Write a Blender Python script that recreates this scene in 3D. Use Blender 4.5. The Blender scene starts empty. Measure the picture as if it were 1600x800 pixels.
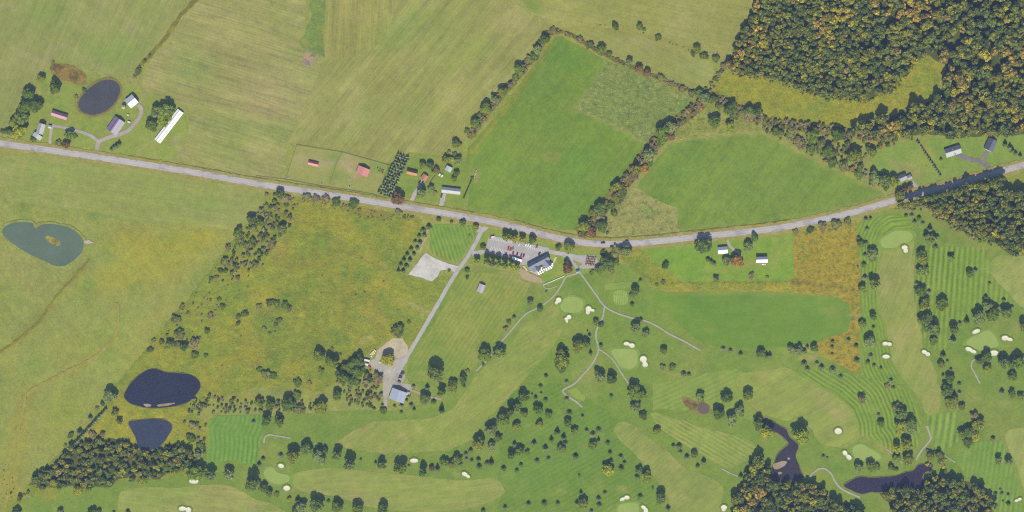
import bpy, bmesh, math, random
import numpy as np
from mathutils import Vector, Matrix
from mathutils.geometry import delaunay_2d_cdt

# ------------------------------------------------------------------ camera, sky, sun, exposure
S = 0.75                      # metres per photo pixel
SC = bpy.context.scene
COL = SC.collection
R = math.radians
SUN_EL = 46.0
CAM_H = 2400.0
cam_d = bpy.data.cameras.new('camera'); cam = bpy.data.objects.new('camera', cam_d); COL.objects.link(cam)
cam.location = (0, 0, CAM_H); cam.rotation_euler = (0, 0, 0)
cam_d.sensor_width = 36.0; cam_d.lens = 36.0*CAM_H/1200.0; cam_d.clip_start = 1.0; cam_d.clip_end = 12000.0
SC.camera = cam
world = bpy.data.worlds.new('World'); SC.world = world; world.use_nodes = True
wn = world.node_tree.nodes; wl = world.node_tree.links
sky = wn.new('ShaderNodeTexSky'); sky.sky_type = 'NISHITA'; sky.sun_disc = False
sky.sun_elevation = R(SUN_EL); sky.sun_rotation = R(180); sky.altitude = 300
wl.new(sky.outputs[0], wn['Background'].inputs[0]); wn['Background'].inputs[1].default_value = 0.085
sun_d = bpy.data.lights.new('sun', 'SUN'); sun = bpy.data.objects.new('sun', sun_d); COL.objects.link(sun)
sun_d.energy = 4.2; sun_d.angle = R(0.5); sun_d.color = (1.0, 0.95, 0.87)
sun.rotation_euler = (R(90-SUN_EL), 0, R(-3)); sun.location = (0, -300, 400)
SC.view_settings.view_transform = 'Standard'; SC.view_settings.look = 'None'
SC.view_settings.exposure = 0.95; SC.view_settings.gamma = 1.0; SC.view_settings.use_curve_mapping = False
SC.render.engine = 'CYCLES'
SC.cycles.max_bounces = 4; SC.cycles.diffuse_bounces = 2; SC.cycles.volume_bounces = 0
SC.cycles.use_denoising = False; SC.cycles.filter_width = 1.2

HAZE_DENSITY = 3.1e-5
HAZE_COL = (0.42, 0.60, 1.0)
# picture value -> surface albedo (exposure, sun, sky and veil of air taken out)
VEIL = np.array((0.013, 0.022, 0.062)); GAIN = np.array((2.0, 1.97, 1.95))

# ------------------------------------------------------------------ small helpers
def lin(c):
    c = np.asarray(c, float)/255.0
    return np.where(c <= 0.04045, c/12.92, ((c+0.055)/1.055)**2.4)
def T(r, g, b, k=1.0):
    a = np.clip((lin((r, g, b))-VEIL)/GAIN, 0.004, 0.85)*k
    return tuple(float(x) for x in a)
def P(px, py, z=0.0): return Vector(((px-800)*S, (400-py)*S, z))
def tile(ox, oy, pts, s=4.0): return [(ox+x/s, oy+y/s) for x, y in pts]

def tag(o, label=None, cat=None, group=None, kind=None):
    if label: o['label'] = label
    if cat: o['category'] = cat
    if group: o['group'] = group
    if kind: o['kind'] = kind
    return o
def obj(name, me, mat=None, parent=None, loc=None, rot=None):
    o = bpy.data.objects.new(name, me); COL.objects.link(o)
    if mat is not None and me is not None and not me.materials: me.materials.append(mat)
    if parent is not None: o.parent = parent
    if loc is not None: o.location = loc
    if rot is not None: o.rotation_euler = rot
    return o
def empty(name, loc, rz=0):
    o = bpy.data.objects.new(name, None); COL.objects.link(o)
    o.location = loc; o.rotation_euler = (0, 0, rz); o.empty_display_size = 1
    return o
def mesh_py(name, v, f, mat=None):
    me = bpy.data.meshes.new(name); me.from_pydata(v, [], f); me.update()
    if mat is not None: me.materials.append(mat)
    return me

class NT:
    def __init__(s, mat):
        mat.use_nodes = True; s.t = mat.node_tree; s.n = s.t.nodes; s.l = s.t.links
        s.bsdf = s.n['Principled BSDF']
    def add(s, typ, **kw):
        n = s.n.new(typ)
        for k, v in kw.items(): setattr(n, k, v)
        return n
    def put(s, sock, v):
        if hasattr(v, 'is_output'): s.l.new(v, sock)
        else: sock.default_value = v
    def math(s, op, a, b=0.0, c=None):
        n = s.add('ShaderNodeMath', operation=op); s.put(n.inputs[0], a); s.put(n.inputs[1], b)
        if c is not None: s.put(n.inputs[2], c)
        return n.outputs[0]
    def noise(s, vec, scale, detail=2.0, rough=0.5):
        n = s.add('ShaderNodeTexNoise'); s.l.new(vec, n.inputs['Vector'])
        n.inputs['Scale'].default_value = scale; n.inputs['Detail'].default_value = detail
        n.inputs['Roughness'].default_value = rough
        return n.outputs[0]
    def mapping(s, vec, rot=(0, 0, 0), scale=(1, 1, 1), loc=(0, 0, 0)):
        n = s.add('ShaderNodeMapping'); s.l.new(vec, n.inputs['Vector'])
        n.inputs['Rotation'].default_value = rot; n.inputs['Scale'].default_value = scale; n.inputs['Location'].default_value = loc
        return n.outputs[0]
    def scale(s, col, f):
        n = s.add('ShaderNodeVectorMath', operation='SCALE'); s.put(n.inputs[0], col); s.put(n.inputs['Scale'], f)
        return n.outputs[0]
    def mix(s, fac, a, b):
        n = s.add('ShaderNodeMix', data_type='RGBA'); s.put(n.inputs[0], fac); s.put(n.inputs[6], a); s.put(n.inputs[7], b)
        return n.outputs[2]
    def ramp(s, v, lo, hi):
        n = s.add('ShaderNodeMapRange'); s.l.new(v, n.inputs[0]); n.inputs[1].default_value = lo; n.inputs[2].default_value = hi
        return n.outputs[0]

def ground_mat(name, tints=(), big=0.25, mid=0.25, fine=0.35, streak=0.0, ang=0.0, sw=0.9, sl=0.012, stripe=0.0, period=6.0, lane=0.0, bump=0.0, rough=0.95, seed=0):
    """colour from the 'cover' attribute, varied by noise, mowing streaks and mown stripes"""
    m = bpy.data.materials.new(name); t = NT(m)
    tc = t.add('ShaderNodeTexCoord'); vec = t.mapping(tc.outputs['Object'], loc=(seed*37.1, seed*11.7, seed*3.3))
    at = t.add('ShaderNodeAttribute', attribute_name='cover')
    col = at.outputs['Color']
    for i, (tc_, amt, sc_, lo, hi) in enumerate(tints):
        v2 = t.mapping(vec, loc=(i*91.0, i*53.0, 0))
        f = t.ramp(t.noise(v2, sc_, 5.0, 0.62), lo, hi)
        col = t.mix(t.math('MULTIPLY', f, amt), col, (*tc_, 1))
    v = 1.0
    a = t.math('MULTIPLY_ADD', t.noise(vec, 0.011, 4.0, 0.55), big*2, 1.0-big)
    b = t.math('MULTIPLY_ADD', t.noise(vec, 0.13, 4.0, 0.6), mid*2, -mid)
    c = t.math('MULTIPLY_ADD', t.noise(vec, 0.75, 3.0, 0.7), fine*2, -fine)
    v = t.math('ADD', t.math('ADD', a, b), c)
    if streak:
        r1 = t.mapping(vec, rot=(0, 0, R(-ang)))
        v3 = t.mapping(r1, scale=(sl, sw*0.33, 1.0))
        n3 = t.noise(v3, 1.0, 4.0, 0.65)
        n4 = t.noise(t.mapping(r1, scale=(sl*0.6, sw*0.05, 1)), 1.0, 3.0, 0.5)
        s3 = t.math('MULTIPLY_ADD', t.math('ADD', n3, t.math('MULTIPLY', n4, 0.7)), streak*2, -streak*1.7)
        v = t.math('ADD', v, s3)
    if stripe:
        ph = t.add('ShaderNodeAttribute', attribute_name='phase').outputs['Fac']
        w = t.math('MULTIPLY_ADD', t.noise(vec, 0.05, 3.0), 2.4, -1.2)
        sn = t.math('SINE', t.math('MULTIPLY', t.math('ADD', ph, w), 2*math.pi/(period*S)))
        sn = t.ramp(sn, -1.0, 1.0)
        brk = t.ramp(t.noise(vec, 0.035, 4.0), 0.38, 0.62)
        v = t.math('ADD', v, t.math('MULTIPLY', t.math('SUBTRACT', sn, 0.5), t.math('MULTIPLY_ADD', brk, stripe*1.05, stripe*0.55)))
    if lane:
        pl = t.add('ShaderNodeAttribute', attribute_name='phase').outputs['Fac']
        v = t.math('ADD', v, t.math('MULTIPLY', t.math('COSINE', t.math('MULTIPLY', pl, 2*math.pi)), lane))
    v = t.math('MAXIMUM', v, 0.15)
    t.l.new(t.scale(col, v), t.bsdf.inputs['Base Color'])
    t.bsdf.inputs['Roughness'].default_value = rough
    t.bsdf.inputs['Specular IOR Level'].default_value = 0.1
    if bump:
        bn = t.add('ShaderNodeBump'); bn.inputs['Strength'].default_value = 1.0; bn.inputs['Distance'].default_value = bump
        h = t.math('ADD', t.noise(vec, 0.55, 4.0, 0.7), t.math('MULTIPLY', t.noise(vec, 0.16, 2.0), 1.5))
        t.l.new(h, bn.inputs['Height']); t.l.new(bn.outputs[0], t.bsdf.inputs['Normal'])
    return m

_pm = {}
def plain(name, rgb, rough=0.7, var=0.12, sc=0.8, metal=0.0, spec=0.3, streak=None):
    if name in _pm: return _pm[name]
    m = bpy.data.materials.new(name); t = NT(m)
    tc = t.add('ShaderNodeTexCoord'); vec = tc.outputs['Object']
    if streak: vec2 = t.mapping(vec, scale=streak)
    else: vec2 = vec
    n = t.math('ADD', t.noise(vec2, sc, 4.0, 0.6), t.noise(vec, sc*6, 3.0, 0.6))
    v = t.math('MULTIPLY_ADD', n, var, 1.0-var)
    t.l.new(t.scale((*rgb[:3],), v), t.bsdf.inputs['Base Color'])
    t.bsdf.inputs['Roughness'].default_value = rough; t.bsdf.inputs['Metallic'].default_value = metal
    t.bsdf.inputs['Specular IOR Level'].default_value = spec
    _pm[name] = m; return m
def tinted(name, rough=0.4, spec=0.5, var=0.1):
    """takes the object's own colour"""
    if name in _pm: return _pm[name]
    m = bpy.data.materials.new(name); t = NT(m)
    oi = t.add('ShaderNodeObjectInfo'); tc = t.add('ShaderNodeTexCoord')
    v = t.math('MULTIPLY_ADD', t.noise(tc.outputs['Object'], 1.3, 3.0), var*2, 1.0-var)
    t.l.new(t.scale(oi.outputs['Color'], v), t.bsdf.inputs['Base Color'])
    t.bsdf.inputs['Roughness'].default_value = rough; t.bsdf.inputs['Specular IOR Level'].default_value = spec
    _pm[name] = m; return m

# ------------------------------------------------------------------ outlines
rs = np.random.RandomState(7)
def catmull(pts, n=6, closed=True):
    p = np.array(pts, float); out = []; N = len(p)
    rng = range(N) if closed else range(N-1)
    for i in rng:
        if closed: a, b, c, d = p[(i-1) % N], p[i], p[(i+1) % N], p[(i+2) % N]
        else: a, b, c, d = p[max(i-1, 0)], p[i], p[i+1], p[min(i+2, N-1)]
        for k in range(n):
            u = k/n
            out.append(0.5*((2*b)+(-a+c)*u+(2*a-5*b+4*c-d)*u*u+(-a+3*b-3*c+d)*u**3))
    if not closed: out.append(p[-1])
    return [tuple(q) for q in out]
def densify(pts, step=4.0, jit=0.0, closed=True):
    p = np.array(pts, float); N = len(p); out = []
    for i in range(N if closed else N-1):
        a, b = p[i], p[(i+1) % N]; L = np.hypot(*(b-a)); k = max(1, int(L/step))
        for j in range(k): out.append(a+(b-a)*j/k)
    if not closed: out.append(p[-1])
    out = np.array(out)
    if jit:
        n = rs.normal(0, 1, out.shape); n = (n+np.roll(n, 1, 0)+np.roll(n, -1, 0))/1.7
        out = out+n*jit
    return [tuple(q) for q in out]
def inside(poly, x, y):
    p = np.array(poly); x = np.asarray(x, float); y = np.asarray(y, float); r = np.zeros(x.shape, bool)
    j = len(p)-1
    for i in range(len(p)):
        xi, yi = p[i]; xj, yj = p[j]
        if yi != yj:
            c = ((yi > y) != (yj > y)) & (x < (xj-xi)*(y-yi)/(yj-yi)+xi)
            r ^= c
        j = i
    return r
def dist_line(pts, x, y):
    p = np.array(pts, float); d = np.full(np.shape(x), 1e9)
    for a, b in zip(p[:-1], p[1:]):
        ab = b-a; L2 = max(ab @ ab, 1e-9)
        t = np.clip(((x-a[0])*ab[0]+(y-a[1])*ab[1])/L2, 0, 1)
        d = np.minimum(d, np.hypot(x-a[0]-t*ab[0], y-a[1]-t*ab[1]))
    return d

# soft differences in what grows on the ground: (cx, cy, rx, ry, tilt, colour, amount) and (polyline, half width, colour, amount)
SPOTS, STROKES = [], []
def cover(x, y, base, paint=True):
    c = np.tile(np.array(T(*base)), (len(x), 1))
    if paint:
        for cx, cy, rx, ry, an, rgb, al in SPOTS:
            ca, sa = math.cos(R(an)), math.sin(R(an))
            u = ((x-cx)*ca+(y-cy)*sa)/rx; v = (-(x-cx)*sa+(y-cy)*ca)/ry
            w = al*np.exp(-(u*u+v*v)**1.5)
            c = c*(1-w[:, None])+np.array(T(*rgb))*w[:, None]
        for pts, wd, rgb, al in STROKES:
            w = al*np.exp(-(dist_line(pts, x, y)/wd)**2)
            c = c*(1-w[:, None])+np.array(T(*rgb))*w[:, None]
    return c
def set_attrs(me, c, ph):
    a = me.attributes.new('cover', 'FLOAT_COLOR', 'POINT')
    a.data.foreach_set('color', np.hstack([c, np.ones((len(c), 1))]).astype(np.float32).ravel())
    b = me.attributes.new('phase', 'FLOAT', 'POINT'); b.data.foreach_set('value', np.asarray(ph, np.float32))

ZI = [0]; ZOF = {}
def next_z(): ZI[0] += 1; return 0.004*ZI[0]
def region(name, poly, base, mat, grid=6.0, jit=0.6, smooth=False, step=4.0, paint=True, stripe=None, label=None, holes=(), kind='structure'):
    if smooth: poly = catmull(poly, 5)
    b = densify(poly, step, jit)
    bp = np.array(b); x0, y0 = bp.min(0); x1, y1 = bp.max(0)
    pts = list(b); edges = [(i, (i+1) % len(b)) for i in range(len(b))]
    if grid and (x1-x0)*(y1-y0) > grid*grid*6:
        gx, gy = np.meshgrid(np.arange(x0+grid/2, x1, grid), np.arange(y0+grid/2, y1, grid))
        gx = gx.ravel()+rs.uniform(-.2, .2, gx.size)*grid; gy = gy.ravel()+rs.uniform(-.2, .2, gy.size)*grid
        k = inside(b, gx, gy)
        gx, gy = gx[k], gy[k]
        k = dist_line(b+[b[0]], gx, gy) > grid*0.35
        pts += list(zip(gx[k], gy[k]))
    vs, es, fs, *_ = delaunay_2d_cdt([Vector(p) for p in pts], edges, [], 0, 1e-5)
    V = np.array([(v.x, v.y) for v in vs])
    F = [tuple(f) for f in fs if len(f) == 3]
    cen = np.array([V[list(f)].mean(0) for f in F]); k = inside(b, cen[:, 0], cen[:, 1])
    for h in holes: k &= ~inside(h, cen[:, 0], cen[:, 1])
    F = [f for f, q in zip(F, k) if q]
    z = next_z(); ZOF[name] = z
    co = np.column_stack([(V[:, 0]-800)*S, (400-V[:, 1])*S, np.full(len(V), z)])
    # counter-clockwise seen from above
    F2 = []
    for f in F:
        a, b2, c2 = co[f[0]], co[f[1]], co[f[2]]
        cr = (b2[0]-a[0])*(c2[1]-a[1])-(b2[1]-a[1])*(c2[0]-a[0])
        F2.append(f if cr > 0 else (f[0], f[2], f[1]))
    me = bpy.data.meshes.new(name); me.from_pydata(co.tolist(), [], F2); me.update()
    x, y = V[:, 0], V[:, 1]
    if stripe is None: ph = np.zeros(len(V))
    elif stripe[0] == 'line':
        ph = (x*math.cos(R(stripe[1]))+y*math.sin(R(stripe[1])))*S
    else: ph = dist_line(stripe[1], x, y)*S
    set_attrs(me, cover(x, y, base, paint), ph)
    o = obj(name, me, mat); tag(o, label, None, None, kind)
    return o
def ribbon(name, pts, width, base, mat, jit=0.0, w_end=None, closed_ends=True, label=None, smooth=True):
    c = np.array(catmull(pts, 6, False) if smooth else pts); c = np.array(densify(c, 4.0, 0, False))
    d = np.gradient(c, axis=0); d /= np.maximum(np.hypot(d[:, 0], d[:, 1]), 1e-6)[:, None]
    n = np.column_stack([-d[:, 1], d[:, 0]])
    w = np.full(len(c), width/2.0) if w_end is None else np.linspace(width, w_end, len(c))/2.0
    jl = rs.normal(0, jit, len(c)); jr = rs.normal(0, jit, len(c))
    a = c+n*(w+jl)[:, None]; b = c-n*(w+jr)[:, None]
    z = next_z(); ZOF[name] = z
    v = []; f = []
    for i in range(len(c)):
        v += [tuple(P(a[i, 0], a[i, 1], z)), tuple(P(c[i, 0], c[i, 1], z+0.02)), tuple(P(b[i, 0], b[i, 1], z))]
    for i in range(len(c)-1):
        k = 3*i; f += [(k, k+1, k+4, k+3), (k+1, k+2, k+5, k+4)]
    me = bpy.data.meshes.new(name); me.from_pydata(v, [], f); me.update()
    if len(me.polygons) and me.polygons[0].normal.z < 0: me.flip_normals()
    x = np.array([p[0]/S+800 for p in v]); y = np.array([400-p[1]/S for p in v])
    ph = np.tile([1.0, 0.0, -1.0], len(c))
    set_attrs(me, cover(x, y, base, False), ph)
    o = obj(name, me, mat); tag(o, label, None, None, 'structure')
    return o

# ------------------------------------------------------------------ the ground
ROAD = [(-60, 214), (0, 224), (100, 238), (200, 253), (300, 269), (400, 287), (500, 302), (600, 318), (700, 334), (755, 344), (800, 353.5), (850, 367),
        (900, 377.5), (950, 381.5), (1000, 379.5), (1050, 374.5), (1100, 369), (1200, 358.5), (1250, 350), (1300, 339.5), (1350, 327), (1387, 316),
        (1425, 305), (1500, 285.5), (1550, 271.5), (1600, 257.5), (1660, 240)]
CLUB = [(757, 350), (746, 374), (732.5, 398), (715, 422.5), (700, 447), (687, 470), (662, 513), (640, 550), (622, 582)]
DITCH = tile(0, 400, [(560, 20), (500, 90), (430, 170), (380, 220), (310, 310), (250, 400), (190, 460), (100, 530), (0, 600), (-100, 640)])
TRAIL = tile(0, 400, [(730, 290), (735, 420), (690, 540), (560, 650), (430, 720), (290, 790)])+tile(0, 600, [(170, 60), (140, 180), (100, 330), (90, 450), (60, 560), (40, 700), (20, 800)])

STROKES += [
    (ROAD, 11, (160, 158, 98), 0.65), (ROAD, 6.5, (172, 164, 118), 0.75),
    (DITCH, 3.2, (124, 122, 62), 0.8), ([(q[0]+4, q[1]+3) for q in DITCH], 5, (160, 158, 82), 0.6),
    (TRAIL, 5, (164, 154, 84), 0.65), (TRAIL[6:], 9, (160, 152, 74), 0.55),
    ([(20, 75), (60, 95), (73, 97), (76, 82), (92, 70), (112, 74), (126, 92), (150, 105), (175, 116)], 5, (166, 158, 114), 0.6),
    ([(60, 140), (75, 147), (95, 146)], 5, (168, 158, 112), 0.6),
    ([(247, 224), (233, 222), (210, 250)], 2, (168, 162, 110), 0.6), ([(237, 222), (244, 256)], 2, (168, 162, 110), 0.6),
    ([(218, 158), (230, 140), (250, 95), (280, 50)], 7, (166, 158, 112), 0.5), ([(270, 165), (290, 158), (296, 175)], 5, (168, 160, 112), 0.5),
    ([(270, 217), (287, 242), (292, 232)], 3, (172, 158, 122), 0.7), (([(268, 222), (280, 214)]), 5, (172, 156, 122), 0.6),
    ([(455, 226), (445, 262), (440, 282)], 4, (140, 158, 90), 0.5), ([(450, 218), (470, 216), (485, 222)], 4, (172, 162, 108), 0.5),
    ([(500, 258), (518, 254), (530, 252), (545, 262), (556, 276)], 4, (184, 168, 132), 0.8), ([(535, 244), (542, 246)], 3, (184, 170, 132), 0.6),
    ([(533, 240), (526, 254), (514, 282)], 3.2, (132, 158, 84), 0.8),
    ([(800, 0), (842, 28), (860, 25), (905, 3)], 4, (172, 164, 104), 0.7), ([(842, 28), (905, 33), (925, 30)], 4, (172, 164, 104), 0.7),
    ([(870, 46), (910, 42), (960, 44), (1010, 58), (1080, 80)], 4, (160, 148, 88), 0.6),
    ([(861, 62), (815, 132), (775, 190), (735, 240)], 4, (166, 154, 72), 0.7), ([(877, 52), (945, 88), (1017, 117), (1085, 155)], 3, (158, 150, 82), 0.5),
    ([(1100, 158), (1062, 190), (1047, 222)], 5, (160, 156, 96), 0.5),
    ([(1047, 222), (1075, 217), (1150, 208), (1190, 206), (1237, 232), (1305, 264), (1383, 300)], 2.4, (168, 160, 100), 0.7),
    ([(900, 169), (945, 92)], 2.2, (160, 158, 96), 0.6), ([(900, 169), (965, 200), (1011, 226)], 2.0, (164, 160, 100), 0.6),
    ([(25, 319), (60, 322), (125, 331), (215, 350)], 2.6, (118, 140, 78), 0.8),
    ([(662, 362), (655, 395), (668, 398)], 2, (176, 164, 128), 0.8), ([(668, 392), (690, 398), (715, 412)], 3, (160, 158, 92), 0.6),
    ([(340, 405), (295, 465), (250, 517), (185, 597), (100, 702)], 2.2, (122, 138, 72), 0.7),
    ([(312, 590), (340, 598), (400, 596), (450, 602), (500, 608), (530, 590)], 3, (150, 148, 74), 0.6), ([(330, 612), (400, 604), (480, 612), (512, 606)], 1.6, (112, 122, 60), 0.6),
    ([(618, 470), (635, 473), (662, 485), (672, 488)], 2.6, (178, 166, 118), 0.7), ([(562, 540), (580, 526)], 3, (186, 176, 122), 0.7),
    ([(735, 417), (790, 420), (830, 432)], 4, (164, 156, 98), 0.6), ([(790, 430), (830, 445), (850, 455)], 5, (172, 160, 112), 0.5),
    ([(985, 415), (1005, 430), (1018, 440), (1060, 442), (1240, 441), (1300, 447), (1335, 452)], 1.3, (98, 98, 46), 0.85),
    ([(1022, 453), (1100, 455), (1200, 455), (1305, 462)], 2, (166, 158, 90), 0.6),
    ([(1325, 492), (1348, 492)], 1.5, (178, 166, 112), 0.7), ([(1255, 558), (1275, 557)], 3, (190, 166, 120), 0.7),
    ([(1170, 585), (1200, 590), (1230, 578)], 4, (160, 160, 92), 0.4), ([(860, 772), (880, 769), (884, 770)], 1.8, (170, 160, 96), 0.7), ([(800, 773), (865, 771)], 2.2, (144, 154, 88), 0.5),
    ([(1555, 780), (1545, 770), (1540, 760)], 2, (180, 170, 122), 0.7), ([(1270, 620), (1310, 650), (1335, 690)], 5, (166, 160, 104), 0.3),
    ([(1340, 678), (1365, 690), (1390, 705)], 2, (168, 160, 104), 0.6), ([(1170, 620), (1190, 650), (1195, 690)], 7, (160, 152, 88), 0.5),
    ([(1380, 325), (1400, 325), (1470, 350), (1510, 375), (1550, 395)], 6, (150, 150, 88), 0.5),
    ([(1437, 218), (1450, 235), (1455, 245)], 5, (160, 150, 82), 0.7), ([(1395, 255), (1400, 262)], 6, (168, 158, 110), 0.5), ([(1415, 255), (1440, 270)], 5, (162, 150, 104), 0.6),
    ([(712, 425), (680, 480), (640, 548)], 2.5, (140, 152, 70), 0.5),
    ([(480, 86), (490, 92)], 8, (172, 152, 118), 0.8),
    ([(240, 575), (300, 582), (315, 600), (300, 630), (250, 642), (205, 637), (190, 620), (200, 590), (240, 575)], 4, (150, 146, 68), 0.6),
    ([(125, 128), (172, 123), (192, 135), (188, 160), (170, 176), (140, 183), (122, 172), (118, 158)], 3, (140, 132, 84), 0.7),
    ([(190, 122), (205, 128)], 5, (178, 160, 120), 0.5)]
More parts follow.
